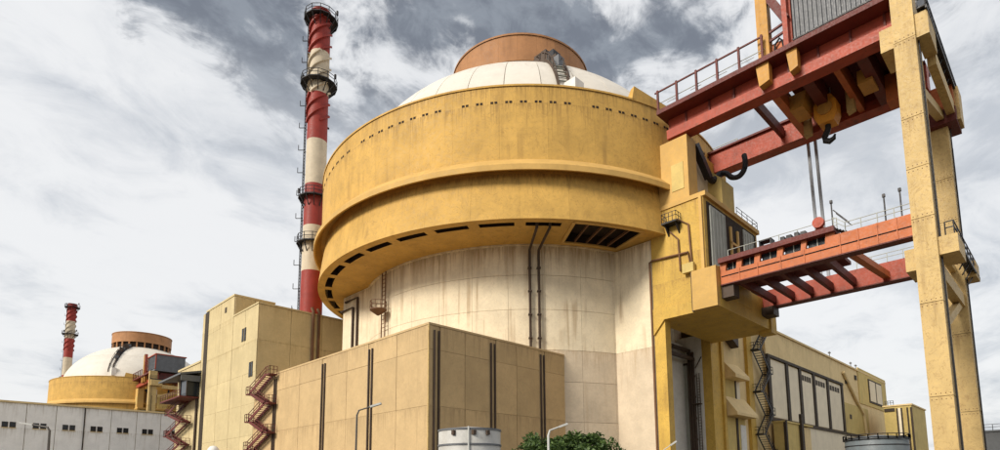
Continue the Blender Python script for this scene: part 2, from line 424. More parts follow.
def make_reactor():
    t = thing('reactor_building', 'large domed reactor building with gold collar and cream drum in the foreground', 'reactor building',
              (CX, CY, 0))
    C0 = (CX, CY, 0)
    # drum
    MB().revolve([(25.5, 0), (25.5, 33.5)], RCW, n=120).build('containment_wall', 'drum_joint', t, True)
    rows = [0, 4.9, 9.6, 14.6, 18.6, 23.75, 28.2, 33.0]
    for j in range(len(rows) - 1):
        ma = 'tan_concrete' if rows[j + 1] <= 18.7 else 'cream_concrete'
        me = sector(25.45, 25.6, rows[j] + .02, rows[j + 1] - .02, 10.43 - .07, 6).mesh('drum_panel', ma, True)
        for i in range(-3, 15):
            a = 250.54 - 10.43 * (i + .5)
            if i < 0: a = 250.54 + 10.43 * (-i - .5)
            put('drum_panel', me, t, C0, rad(a))
    MB().revolve([(25.6, 32.05), (25.85, 32.05), (25.85, 32.3)], RCW, n=120).build('drum_cornice', 'cream_concrete', t, True)
    # collar
    MB().revolve([(31.9, 32.3), (31.85, 39.1), (32.6, 39.4), (32.6, 48.9)], RCW, n=144).build('collar_wall', 'joint', t, True)
    me = sector(32.55, 32.73, 39.35, 48.9, 10 - .02, 6).mesh('collar_panel', 'gold', True)
    me2 = sector(32.0, 33.04, 32.15, 39.0, 10 - .02, 6, 31.9, 32.1).mesh('lower_collar_panel', 'gold', True)
    for i in range(36):
        put('collar_panel', me, t, C0, rad(224 + i * 10)); put('lower_collar_panel', me2, t, C0, rad(228 + i * 10))
    MB().revolve([(32.5, 39.6), (32.76, 39.5), (33.83, 38.35), (33.83, 37.67), (33.6, 37.67), (33.5, 38.2), (32.75, 39.1), (31.9, 39.1)], RCW, n=144).build('collar_lip', 'gold_pale', t, True)
    MB().revolve([(32.76, 48.72), (32.85, 48.72), (32.85, 48.95), (32.2, 48.95), (32.2, 47.6), (27.5, 47.6)], RCW, n=144).build('collar_parapet', 'gold', t, True)
    # soffit with ventilation slots and one long louvred hatch
    slots = [(228 - 10 * k - 3.8, 228 - 10 * k + 3.8) for k in range(0, 15)] + [(300 + 10 * k - 3.8, 300 + 10 * k + 3.8) for k in range(0, 3)]
    hatch = (234.2, 250.4)
    br = sorted({x % 360 for s_ in slots + [hatch] for x in s_} | {float(x) for x in range(0, 360, 3)})
    br = [b for i, b in enumerate(br) if i == 0 or b - br[i - 1] > 1e-6]
    hw = MB(); sm = MB(); rs = [25.5, 26.8, 31.0, 32.4, 33.03]; zc = 32.2
    def P(r, a, z): return (CX + r * math.cos(rad(a)), CY + r * math.sin(rad(a)), z)
    for i, a in enumerate(br):
        b = br[(i + 1) % len(br)]; b = b + 360 if b < a else b; mid_ = ((a + b) / 2) % 360
        isl = any(x < mid_ < y for x, y in slots); ish = hatch[0] < mid_ < hatch[1]
        for k in range(4):
            hole = (k == 2 and (isl or ish)) or (k == 1 and ish)
            if not hole: sm.add([P(rs[k], a, zc), P(rs[k + 1], a, zc), P(rs[k + 1], b, zc), P(rs[k], b, zc)], [(0, 1, 2, 3)])
        for on, r0, r1 in ((isl, 31.0, 32.4), (ish, 26.8, 32.4)):
            if on:
                for r in (r0, r1): hw.add([P(r, a, zc), P(r, b, zc), P(r, b, zc + 1.3), P(r, a, zc + 1.3)], [(0, 1, 2, 3)])
    for x, y in slots + [hatch]:
        r0 = 26.8 if (x, y) == hatch else 31.0
        for a in (x, y): hw.add([P(r0, a, zc), P(32.4, a, zc), P(32.4, a, zc + 1.3), P(r0, a, zc + 1.3)], [(0, 1, 2, 3)])
    sm.build('soffit', 'gold', t)
    hw.build('vent_shafts', 'recess_shade', t)['kind'] = 'stuff'  # slot walls coloured dark to stand in for the shade inside
    MB().revolve([(25.6, 33.45), (32.3, 33.45)], RCW, n=120).build('vent_recess', 'recess_shade', t)  # ceiling over the slots, likewise coloured as deep shade
    hl = MB()
    for a in (237.6, 240.9, 244.1, 247.3): hl.bar(P(26.9, a, 32.35), P(32.3, a, 32.35), 0.16, 0.3)
    ho = hl.build('louvre_hatch', 'pipe_brown', t)
    fr = MB()
    for r in (26.65, 32.45):
        for k in range(6):
            a = hatch[0] + (hatch[1] - hatch[0]) * k / 6; b = hatch[0] + (hatch[1] - hatch[0]) * (k + 1) / 6
            fr.bar(P(r, a, 32.14), P(r, b, 32.14), 0.4, 0.18)
    for a in hatch: fr.bar(P(26.7, a, 32.14), P(32.4, a, 32.14), 0.4, 0.18)
    fr.build('hatch_frame', 'gold_pale', ho)
    # small vent holes high on the collar: raised bars coloured like their inner shade
    vh = MB()
    for k in range(-40, 24):
        if k % 9 == 4: continue
        for d in (-0.42, 0.42):
            a = 224 + k * 3.05 + d
            p0 = P(32.70, a, 46.75); q0 = P(32.76, a, 46.75)
            vh.bar(p0, q0, 0.32, 0.26)
    vo = vh.build('vent_hole_shade', 'recess_shade', t); vo['kind'] = 'stuff'
    # dome
    def dz(r): return 46 + 22 * math.sqrt(max(0, 1 - (r / 29) ** 2))
    rr = [29 * math.sin(rad(x)) for x in (90, 84, 78, 72, 66, 60, 54, 48, 42, 36, 30, 24)]
    MB().revolve([(r - .12, dz(r) - .05) for r in rr], RCW, n=144).build('dome_shell', 'dome_seam', t, True)
    rings = [(80, 66), (66, 52), (52, 38), (38, 23)]
    for lo, hi in rings:
        pr_ = []
        for k in range(5):
            r = 29 * math.sin(rad(lo + (hi - lo) * k / 4 - .0)); pr_.append((r, dz(r)))
        gapz = 0.05
        outer = pr_; inner = [(r - .15, z - .1) for r, z in pr_][::-1]
        me = MB().revolve(outer + inner, (0, 0), -5 + .10, 5 - .10, 4, closed=True).mesh('dome_panel', 'dome_white', True)
        for i in range(36): put('dome_panel', me, t, (CX, CY, 0.02), rad(224 + 10 * i))
    # turret ring on the dome
    MB().revolve([(11.0, 64), (11.0, 69.4)], RCW, n=72).build('turret_drum', 'recess_shade', t, True)  # drum coloured dark as the shade behind the posts
    me = box_mesh('turret_post', 0.5, 0.55, 4.4, 'turret_brown')
    for i in range(24):
        a = rad(15 * i + 7); put('turret_post', me, t, (CX + 11.5 * math.cos(a), CY + 11.5 * math.sin(a), 67.2), a)
    me = sector(11.5, 11.85, 68.6, 73.1, 15 - .08, 4).mesh('turret_panel', 'turret_brown', True)
    for i in range(24): put('turret_panel', me, t, C0, rad(15 * i + 4))
    MB().revolve([(11.5, 68.9), (11.5, 73.0)], RCW, n=72).build('turret_wall', 'joint', t, True)
    MB().revolve([(12.0, 72.95), (12.0, 73.25), (6, 74.0), (0.01, 74.2)], RCW, n=72).build('turret_roof', 'turret_brown', t, True)
    # stair over the dome
    sd = MB(); az = 235.0
    def D(r, a, dz_=0.0): return Vector((CX + r * math.cos(rad(a)), CY + r * math.sin(rad(a)), dz(r) + dz_))
    rl = [28.2, 27, 25.4, 23.4, 21, 18.4, 15.6, 12.6]
    for s_ in (-1, 1):
        for a, b in zip(rl[:-1], rl[1:]):
            wa, wb = math.degrees(.75 / a) * s_, math.degrees(.75 / b) * s_
            sd.bar(D(a, az + wa, .35), D(b, az + wb, .35), .14, .35)
            sd.bar(D(a, az + wa, 1.6), D(b, az + wb, 1.6), .10)
            sd.bar(D(a, az + wa, .3), D(a, az + wa, 1.6), .12)
    st = sd.build('dome_stair', 'pipe_dark', t)
    tr = MB()
    for k in range(26):
        r = 28.0 - k * .6; w = math.degrees(.7 / r)
        tr.bar(D(r, az - w, .45), D(r, az + w, .45), .26, .06)
    tr.build('tread', 'grey_door', st)['kind'] = 'stuff'
    MB().box(0, 0, 0, 0, 0, 0)
    c = D(28.3, 236.5, 0)
    MB().box(c.x - .2, c.x + 1.6, c.y - .9, c.y + .9, 50.0, 53.2).build('stair_head', 'white_paint', st)
    for k in range(13):
        r = 12.8 + k * .95; c = D(r, az + random.uniform(-1.0, 3.0) * 14 / r, .1)
        w, h = random.uniform(.5, 1.0), random.uniform(.7, 1.7)
        MB().box(c.x - w, c.x + w, c.y - w * .7, c.y + w * .7, c.z - .3, c.z + h).build('winch_box', random.choice(['pipe_dark', 'black_steel', 'clad_grey']), st)
    for s_ in (2.6, 3.6):
        MB().tube([D(r, az + s_ * 20 / r, .25) for r in (28, 25, 22, 19, 16, 12.6)], .14, 6).build('cable_tray', 'black_steel', st)
    # raised fin on the collar rim
    fin = MB()
    p = [P(32.9, 248.0, 48.9), P(32.9, 259, 48.9), P(31.2, 248.0, 48.9), P(31.2, 259, 48.9)]
    top = [P(32.9, 248.6, 50.6), P(32.9, 259, 49.6), P(32.2, 248.6, 50.6), P(32.2, 259, 49.6)]
    fin.add(p + top, [(0, 1, 5, 4), (1, 3, 7, 5), (3, 2, 6, 7), (2, 0, 4, 6), (4, 5, 7, 6), (0, 2, 3, 1)])
    fin.build('rim_fin', 'gold', t)
    # rain pipes on the drum
    for a, az1 in ((225.4, 226.6), (227.9, 229.4)):
        d = MB().tube([P(31.6, az1, 32.7), P(31.2, az1, 31.9), P(26.3, a, 31.2), P(25.95, a, 30.6), P(25.95, a, 0)], 0.17, 10)
        do = d.build('rain_pipe', 'pipe_dark', t, True)
        bk = MB()
        for z in range(2, 31, 3): bk.bar(P(25.55, a, z), P(26.2, a, z), 0.5, 0.12)
        bk.build('pipe_bracket', 'pipe_dark', do)['kind'] = 'stuff'
    # lookout cradle hung on the drum
    a = 175.0
    cr = MB().box(-0.0, .5, -.45, .45, 28.5, 32.0)
    cr = MB()
    for s_ in (-1, 1):
        cr.tube([P(26.1, a + s_ * 1.1, 32.0), P(26.1, a + s_ * 1.1, 22.5)], .09, 6)
    for k in range(14): cr.bar(P(26.1, a - 1.1, 24 + k * .58), P(26.1, a + 1.1, 24 + k * .58), .07)
    co = cr.build('access_ladder', 'pipe_brown', t)
    pl = MB().revolve([(0.15, 25.6), (1.15, 26.3), (1.15, 26.45), (.15, 26.45)], P(26.9, a, 0)[:2], n=16)
    for k in range(10):
        an = rad(36 * k); q = P(26.9, a, 0)
        pl.bar((q[0] + 1.1 * math.cos(an), q[1] + 1.1 * math.sin(an), 26.4), (q[0] + 1.1 * math.cos(an), q[1] + 1.1 * math.sin(an), 27.6), .06)
        an2 = an + rad(36)
        for z in (27.0, 27.6): pl.bar((q[0] + 1.1 * math.cos(an), q[1] + 1.1 * math.sin(an), z), (q[0] + 1.1 * math.cos(an2), q[1] + 1.1 * math.sin(an2), z), .06)
    pl.build('ladder_platform', 'pipe_brown', co)
    # side shaft of the drum, half hidden under the collar
    MB().box(46, 62, 75.2, 83.2, 0, 32.15).build('side_shaft', 'cream_concrete', t)
    for y in (78.6, 79.9):
        MB().tube([(45.8, y + 3.6, 31.2 - (y - 78.6)), (45.8, y, 31.2 - (y - 78.6)), (45.8, y, 0)], .2, 8).build('rain_pipe', 'pipe_dark', t, True)
    return t


reactor = make_reactor()

# ------------------------------------------------------------------ transport portal of the reactor
def make_portal():
    t = thing('transport_portal', 'yellow overhanging equipment portal on the side of the near reactor building', 'portal', (69, 34, 0))
    MB().box(61.72, 63, 36.45, 43.5, 18.6, 32.1).build('wing_wall', 'cream_concrete', t)
    MB().box(61.72, 63, 36.45, 43.5, 0, 18.58).build('wing_wall', 'tan_concrete', t)
    MB().box(61.7, 77, 29.3, 36.4, 23.0, 35.3).build('upper_tower', 'portal_yellow', t)
    MB().box(61.55, 77.2, 28.95, 37, 35.3, 35.85).build('roof_slab', 'gold_pale', t)
    railing([(70.5, 29.1, 35.85), (77.0, 29.1, 35.85), (77.0, 33, 35.85)], 1.1, .03).build('roof_railing', 'black_steel', t)
    # platform with its chamfered underside
    MB().prism([(27.8, 21.6), (34.9, 21.6), (36.4, 19.9), (36.4, 23.1), (30.9, 23.1), (30.9, 26.3), (27.8, 26.3)], 'x', 61.5, 62.6).build('platform_side', 'portal_yellow', t)
    MB().box(62.6, 77.2, 27.85, 36.4, 21.62, 23.1).build('platform_slab', 'portal_yellow', t)
    MB().box(62.6, 70.2, 27.8, 29.3, 23.1, 26.2).build('platform_parapet', 'portal_yellow', t)
    MB().prism([(27.9, 21.7), (29.3, 21.7), (29.3, 26.2), (27.9, 25.4)], 'x', 70.2, 75.6).build('platform_parapet', 'portal_yellow', t)
    MB().box(75.6, 77.4, 27.6, 29.3, 21.2, 25.2).build('platform_parapet', 'portal_yellow', t)
    MB().prism([(27.82, 21.62), (30.8, 21.62), (30.8, 26.25), (27.82, 26.25)], 'x', 60.8, 61.5).build('control_box', 'gold_pale', t)
    MB().box(61.2, 61.5, 30.85, 31.1, 21.65, 26.4).build('box_gap', 'pipe_dark', t)  # solid dark strip painted as the shaded gap beside the box
    # end wall: grey doors, and a flat dark sheet painted as the opening's shade
    MB().box(62.4, 76.4, 29.2, 29.3, 26.3, 34.9).build('opening_shade', 'recess_shade', t)
    for x0, x1 in ((62.9, 66.9), (72.2, 75.2)):
        d = MB().box(x0, x1, 29.05, 29.2, 26.6, 34.5).build('sliding_door', 'grey_door', t)
        rb = MB()
        k = x0 + .5
        while k < x1: rb.box(k - .04, k + .04, 28.98, 29.05, 26.8, 34.3); k += .8
        rb.build('door_rib', 'grey_door', d)['kind'] = 'stuff'
    MB().box(68.2, 68.6, 29.0, 29.2, 26.3, 33.6).box(70.2, 70.6, 29.0, 29.2, 26.3, 33.6).box(68.2, 70.6, 29.0, 29.2, 31.4, 31.7).build('door_frame', 'gold_pale', t)
    MB().box(61.35, 61.7, 29.4, 29.75, 23.1, 35.3).build('corner_post', 'gold_pale', t)
    # pedestal blocks carrying the crane girders
    pb = MB().box(61.75, 64.0, 31.0, 35.0, 35.85, 43.9).build('girder_pedestal', 'gold_pale', t)
    MB().bar((64.3, 31.2, 43.6), (67.6, 31.2, 40.6), .8, .9).build('cable_tray', 'black_steel', t)
    MB().box(61.68, 61.75, 31.6, 33.2, 37.2, 40.6).build('pedestal_panel', 'hall_yellow', pb)
    MB().box(65.2, 77, 33.0, 36.5, 35.85, 45.5).build('girder_pedestal', 'portal_yellow', t)
    MB().prism([(30.2, 35.85), (33.0, 35.85), (33.0, 42.2), (31.6, 42.2), (30.2, 40.8)], 'x', 69.0, 72.6).build('girder_pedestal', 'turret_brown' if False else 'hall_yellow', t)
    MB().box(65.2, 69, 32.0, 33.0, 38.5, 44.2).build('girder_pedestal', 'cream_concrete', t)
    # the passage below: two wing walls, open between them
    MB().box(61.75, 63.0, 34.95, 36.44, 0, 21.6).build('column', 'portal_yellow', t)
    MB().box(76.5, 78.6, 37.75, 46, 0, 23).build('far_wing_wall', 'white_paint', t)
    MB().box(76.5, 79.2, 36.4, 37.75, 0, 23).build('column', 'portal_yellow', t)
    MB().box(62.9, 76.5, 40.6, 41.4, 0, 22).build('passage_end', 'white_paint', t)
    MB().box(76.38, 76.5, 40.0, 42.6, 0.1, 18.9).build('tall_door', 'grey_door', t)
    MB().box(76.3, 76.5, 39.75, 40.0, 0, 19.2).box(76.3, 76.5, 42.6, 42.85, 0, 19.2).box(76.3, 76.5, 40.0, 42.6, 18.9, 19.2).build('door_frame', 'frame_dark', t)
    for z, y in ((20.2, 40.4), (20.9, 39.6), (21.2, 40.9), (19.6, 39.0)):
        MB().box(63.2, 76.4, y - .2, y + .2, z - .22, z + .22).build('service_beam', 'pipe_dark', t)
    for y in (38.95, 39.3, 39.65):
        p = MB().tube([(76.1, y, 0), (76.1, y, 20.6)], .17, 8).build('riser_pipe', 'pipe_dark', t, True)
        f = MB()
        for z in range(2, 20, 3): f.tube([(76.1, y, z), (76.1, y, z + .25)], .25, 8)
        f.build('pipe_flange', 'pipe_dark', p, True)['kind'] = 'stuff'
    ld = MB().bar((76.3, 38.2, 0), (76.3, 38.2, 17.5), .08).bar((76.3, 38.6, 0), (76.3, 38.6, 17.5), .08)
    for k in range(42): ld.bar((76.3, 38.2, .4 + .4 * k), (76.3, 38.6, .4 + .4 * k), .05)
    ld.bar((76.0, 38.0, 13.1), (76.0, 39.0, 13.1), .9, .12)
    ld.build('wall_ladder', 'pipe_dark', t)
    for y0, z0 in ((42.4, 20.0), (41.4, 19.7), (38.6, 18.2)):
        MB().bar((76.0, y0, z0), (76.4, y0 - .8, z0 + 1.6), .14).build('strut', 'pipe_dark', t)
    # front of the base beyond the passage with two sloping hoods
    Y = 36.6
    MB().box(79.2, 95.5, Y, 40, 0, 27.2).build('base_wall', 'hall_cream', t)
    MB().box(79.2, 79.9, Y - .5, Y, 0, 23).build('pilaster', 'portal_yellow', t)
    MB().prism([(79.9, 23.6), (83.6, 21.9), (83.6, 23.8)], 'y', Y - 1.2, Y).build('bracket', 'pipe_dark', t)
    MB().box(80.6, 84.0, Y - .06, Y, 13.2, 19.4).build('wall_recess', 'hall_yellow', t)
    MB().box(84.0, 84.4, Y - .15, Y, 12.4, 19.0).build('dark_strip', 'frame_dark', t)
    MB().box(84.4, 85.6, Y - .12, Y, 12.4, 18.8).build('pale_strip', 'hall_panel', t)
    MB().prism([(Y, 19.6), (Y - 1.7, 17.6), (Y - 1.7, 17.1), (Y, 17.1)], 'x', 80.8, 85.6).build('hood', 'hall_cream', t)
    MB().prism([(Y, 14.6), (Y - 1.9, 12.0), (Y - 1.9, 11.6), (Y, 11.6)], 'x', 80.2, 87.4).build('hood', 'hall_cream', t)
    MB().box(80.4, 86.8, Y - .1, Y, 0, 11.5).build('doorway', 'hall_yellow', t)
    MB().box(83.6, 84.2, Y - .22, Y - .1, 0, 11.5).build('dark_strip', 'frame_dark', t)
    MB().box(85.0, 86.8, Y - .22, Y - .1, 0, 10.6).build('pale_strip', 'white_paint', t)
    MB().box(88.2, 90.0, Y - .5, Y, 0, 26).build('pilaster', 'portal_yellow', t)
    # wall pipes and a small balcony on the side
    MB().tube([(61.55, 36.6, 0), (61.55, 36.6, 29.2), (61.5, 36.2, 29.3), (61.5, 31.4, 29.0), (61.5, 31.2, 27.2)], .13, 8).build('wall_pipe', 'pipe_brown', t, True)
    MB().tube([(61.5, 32.6, 33.5), (61.5, 31.2, 32.4), (61.5, 31.0, 27.5)], .11, 8).build('wall_pipe', 'pipe_brown', t, True)
    MB().tube([(61.5, 33.6, 32.2), (61.5, 32.6, 31.0), (61.5, 32.5, 27.0)], .10, 8).build('wall_pipe', 'pipe_brown', t, True)
    MB().box(61.0, 61.5, 30.6, 32.0, 26.4, 27.5).build('junction_box', 'hall_yellow', t)
    b = MB().box(60.5, 61.7, 32.2, 34.2, 32.9, 33.1)
    b.prism([(60.7, 32.9), (61.7, 32.9), (61.7, 31.7)], 'y', 32.4, 32.55).prism([(60.7, 32.9), (61.7, 32.9), (61.7, 31.7)], 'y', 33.8, 33.95)
    bo = b.build('balcony', 'black_steel', t)
    railing([(61.7, 32.25, 33.1), (60.55, 32.25, 33.1), (60.55, 34.15, 33.1), (61.7, 34.15, 33.1)], 1.1, .03, .5).build('balcony_railing', 'black_steel', bo)
    return t


portal = make_portal()

# ------------------------------------------------------------------ upper travelling crane
def make_crane():
    t = thing('bridge_crane', 'red girder bridge crane with grey corrugated cabin high above the near portal', 'crane', (69, 21, 44.2))
    g1 = MB().box(62.2, 63.3, 8.6, 33.5, 44.2, 47.3).build('girder', 'steel_red', t)
    MB().box(61.6, 62.2, 8.6, 33.5, 44.2, 45.35).build('girder_skirt', 'steel_red', g1)
    r = MB()
    for y in range(10, 33, 3): r.box(62.0, 62.2, y, y + .18, 45.35, 47.3)
    r.build('girder_stiffener', 'steel_maroon', g1)['kind'] = 'stuff'
    g2 = MB().box(73.4, 75.0, 8.6, 35.2, 44.2, 47.1).build('girder', 'steel_red', t)
    MB().box(73.15, 73.4, 8.6, 35.2, 44.2, 45.3).build('girder_skirt', 'steel_red', g2)
    MB().box(60.2, 63.5, 8.6, 34.0, 47.0, 47.55).build('walkway', 'steel_maroon', t)
    MB().box(73.0, 76.2, 8.6, 35.2, 47.1, 47.35).build('walkway', 'steel_maroon', t)
    h = MB()
    y = 33.8
    while y > 21: h.bar((60.35, y, 47.5), (60.35, y, 50.2), .22, .26); y -= 2.55
    h.bar((60.35, 34.2, 50.0), (60.35, 20.9, 50.0), .16)
    h.build('handrail', 'steel_maroon', t)
    h = MB(); h.bar((60.7, 33.6, 48.7), (60.7, 20.9, 48.7), .07)
    for k in range(4): h.bar((60.75, 32.8 - 3.1 * k, 48.4), (60.75, 31.4 - 3.1 * k, 48.4), .05)
    h.build('lower_handrail', 'grey_door', t)
    railing([(74.9, 35.0, 47.35), (74.9, 30.2, 47.35)], 1.4, .05, 2.4, (.55, 1)).build('handrail', 'grey_door', t)
    # yellow mast and red diagonal frame in front of the cabin
    MB().box(60.9, 62.0, 20.5, 21.7, 47.5, 56).build('mast', 'mast_yellow', t)
    MB().box(60.9, 61.5, 18.5, 19.0, 47.5, 56).build('frame_post', 'steel_red', t)
    MB().bar((61.2, 21.0, 56.2), (61.2, 18.7, 51.2), .5, .8).bar((61.2, 20.5, 50.6), (61.2, 18.8, 50.9), .22).bar((61.2, 20.5, 49.6), (61.2, 18.8, 49.9), .22).build('frame_brace', 'steel_maroon', t)
    MB().box(61.6, 63.0, 18.9, 20.4, 47.55, 49.4).build('motor_box', 'steel_orange', t)
    MB().tube([(61.3, 20.2, 47.6), (61.3, 20.0, 49.0), (61.3, 19.5, 49.5), (61.3, 19.2, 49.0), (61.3, 19.1, 47.6)], .12, 8).build('motor_pipe', 'black_steel', t, True)
    for y0, y1 in ((20.6, 22.0), (17.7, 18.8)):
        MB().prism([(y0, 44.9), (y1 - .3, 44.6), (y1, 47.5), (y0, 47.5)], 'x', 60.6, 61.6).build('bracket', 'mast_yellow', t)
    # corrugated cabin
    cb = MB().box(62.0, 72.0, 7.7, 18.3, 47.9, 54.2).build('cabin', 'clad_grey', t)
    cg = MB(); y = 7.7; pts = []
    while y < 18.3:
        pts += [(61.98, y), (61.98, y + .16), (61.82, y + .22), (61.82, y + .38)]; y += .44
    for (xa, ya), (xb, yb) in zip(pts[:-1], pts[1:]): cg.add([(xa, ya, 48.9), (xb, yb, 48.9), (xb, yb, 54.2), (xa, ya, 54.2)], [(0, 1, 2, 3)])
    cg.build('corrugated_cladding', 'clad_grey', cb)
    MB().box(61.55, 62, 7.7, 18.6, 47.9, 48.45).build('cabin_sill', 'clad_grey', cb)
    MB().box(61.6, 61.75, 7.7, 18.4, 48.7, 48.85).build('cabin_rail', 'black_steel', cb)
    MB().box(61.5, 72.4, 7.5, 18.6, 54.2, 54.6).build('cabin_roof', 'steel_red', cb)
    for y in (7.6, 18.3): MB().box(61.6, 61.95, y, y + .3, 48.4, 54.2).build('cabin_post', 'steel_red', cb)
    # trolley works between the girders
    for y0, y1, z0, z1, ma in ((20.6, 21.4, 44.3, 46.4, 'steel_orange'), (17.2, 18.3, 44.5, 46.6, 'steel_maroon'), (14.6, 15.2, 44.4, 46.4, 'steel_orange'), (12.0, 13.0, 44.2, 46.6, 'steel_maroon'), (9.6, 10.4, 44.2, 46.8, 'steel_maroon'), (23.5, 24.0, 45.2, 46.4, 'steel_maroon')):
        MB().box(63.3, 73.15, y0, y1, z0, z1).build('cross_beam', ma, t)
    MB().box(64, 73, 9.5, 20.4, 46.7, 47.6).build('trolley_deck', 'steel_maroon', t)
    MB().prism([(19.2, 44.0), (20.6, 44.0), (20.9, 45.8), (18.8, 45.8)], 'x', 66.5, 69.5).build('drum_housing', 'mast_yellow', t)
    MB().box(66.8, 69.4, 12.4, 13.8, 43.9, 45.4).build('gear_box', 'mast_yellow', t)
    MB().box(70.5, 72.5, 10.9, 12.0, 42.9, 46).build('gear_box', 'steel_orange', t)
    for x, y in ((69.6, 14.9), (71.0, 19.9)):
        MB().prism([(y, 43.2), (y + .75, 43.0), (y + .75, 46), (y, 46)], 'x', x, x + .9).build('hanger_plate', 'leg_yellow', t)
    # hook
    hb = MB().prism([(16.75, 42.3), (18.35, 42.3), (18.75, 43.2), (18.75, 44.6), (18.2, 45.5), (16.9, 45.5), (16.4, 44.6), (16.4, 43.2)], 'x', 68.6, 70.3).build('hook_block', 'hook_orange', t)
    for x0 in (68.45, 70.3):
        n = 16; MB().prism([(17.57 + .8 * math.cos(2 * math.pi * k / n), 44.0 + .8 * math.sin(2 * math.pi * k / n)) for k in range(n)], 'x', x0, x0 + .15).build('sheave_cover', 'mast_yellow', hb)
    pts = [(69.4, 17.6, 42.5), (69.4, 17.6, 41.9), (69.4, 17.75, 41.5), (69.4, 18.0, 41.05), (69.4, 17.95, 40.55), (69.4, 17.55, 40.3), (69.4, 17.1, 40.5), (69.4, 16.95, 40.9)]
    MB().tube(pts, [.3, .32, .34, .36, .36, .34, .26, .12], 10).build('hook', 'black_steel', hb, True)
    MB().tube([(69.4, 17.1, 45.4), (69.4, 17.1, 46.8)], .06, 6).tube([(69.4, 18.0, 45.4), (69.4, 18.0, 46.8)], .06, 6).build('hook_rope', 'rope', hb)
    for y in (20.9, 21.75):
        MB().tube([(76, y, 47.2), (76, y - .35, 26.4)], .2, 8).build('hoist_rope', 'rope', t, True)
    return t


crane = make_crane()

# ------------------------------------------------------------------ yellow support frame of the crane
def make_frame():
    t = thing('crane_support_frame', 'tall yellow box-section legs holding up the cranes at the right edge', 'crane legs', (69, 8.4, 0))
    cuts = [0, 9.0, 17.2, 24.9, 29.6, 34.4, 42.0, 47.6]
    for x0, x1, y0, y1 in ((60.0, 62.7, 7.55, 9.25), (75.3, 77.6, 7.5, 9.1)):
        lg = MB().box(x0 + .06, x1 - .06, y0 + .06, y1 - .06, 0, 47.6 if x0 < 70 else 44.2).build('leg', 'joint', t)
        for a, b in zip(cuts[:-1], cuts[1:]):
            if x0 > 70 and b > 44.2: b = 44.2
            if b <= a: continue
            put('leg_plate', box_mesh('leg_plate', x1 - x0, y1 - y0, b - a - .05, 'leg_yellow'), lg, ((x0 + x1) / 2, (y0 + y1) / 2, (a + b) / 2))
        MB().box(x0 - .8, x1 + .8, y0 - .8, y1 + .8, 0, .9).build('foot', 'kerb', lg)
        for a in cuts[1:-1]:
            if x0 > 70 and a > 42: continue
            bm_ = MB()
            for k in range(5):
                for dz_ in (-.25, .25):
                    y = y0 + .17 + k * (y1 - y0 - .34) / 4; bm_.box(x0 - .03, x0, y - .032, y + .032, a + dz_ - .032, a + dz_ + .032)
            bm_.build('bolts', 'pipe_brown', lg)['kind'] = 'stuff'
        MB().tube([(x0 + .9, y0 - .1, 0), (x0 + .9, y0 - .1, 43)], .06, 6).tube([(x0 + 1.15, y0 - .1, 0), (x0 + 1.15, y0 - .1, 38)], .05, 6).build('cable_conduit', 'black_steel', lg)
    for y0, y1, z0, z1 in ((9.25, 10.35, 41.9, 44.15), (6.55, 7.55, 41.9, 44.2), (9.25, 10.05, 20.4, 22.4), (6.15, 7.55, 21.3, 22.9)):
        MB().box(60.35, 64.2, y0, y1, z0, z1).build('corbel', 'leg_yellow', t)
    MB().box(75.5, 78.2, 6.5, 7.5, 23.1, 24.8).build('corbel', 'leg_yellow', t)
    MB().box(64.2, 75.3, 6.7, 7.4, 41.0, 42.4).build('tie_beam', 'leg_yellow', t)
    MB().bar((63.0, 8.0, 38.0), (75.2, 8.0, 41.4), .7, .9).build('tie_brace', 'leg_yellow', t)
    MB().box(62.7, 75.3, 7.7, 8.5, 20.0, 21.3).build('tie_beam', 'leg_yellow', t)
    MB().bar((62.8, 8.2, 15.5), (75.2, 8.2, 20.4), .6, .8).build('tie_brace', 'leg_yellow', t)
    MB().box(74.5, 78.2, 6.6, 9.9, 40.2, 41.8).build('end_truck', 'steel_maroon', t)
    MB().box(74.6, 77.9, 6.7, 9.6, 41.8, 44.6).build('end_truck', 'steel_orange', t)
    MB().box(75.4, 77.9, 6.3, 6.8, 40.6, 44.4).build('end_plate', 'leg_yellow', t)
    # access walkways on the outer side
    for z, x0, x1 in ((44.4, 60.0, 78.2), (23.6, 62.8, 78.6)):
        w = MB().box(x0, x1, 6.55, 7.3, z, z + .12)
        for k in range(int((x1 - x0) / 2)): w.bar((x0 + 1 + 2 * k, 7.3, z - 1.2), (x0 + 1 + 2 * k, 6.6, z), .1)
        w.bar((x0, 6.57, z - .1), (x1, 6.57, z - .1), .14, .3)
        wo_ = w.build('walkway', 'black_steel', t)
        railing([(x0, 7.25, z + .12), (x0, 6.6, z + .12), (x1, 6.6, z + .12), (x1, 7.25, z + .12)], 1.25, .05, 2.0).build('walkway_railing', 'black_steel', wo_)
    MB().bar((64.2, 8.4, 24.2), (75.3, 8.4, 24.2), .5, .6).build('tie_beam', 'leg_yellow', t)
    return t


frame = make_frame()

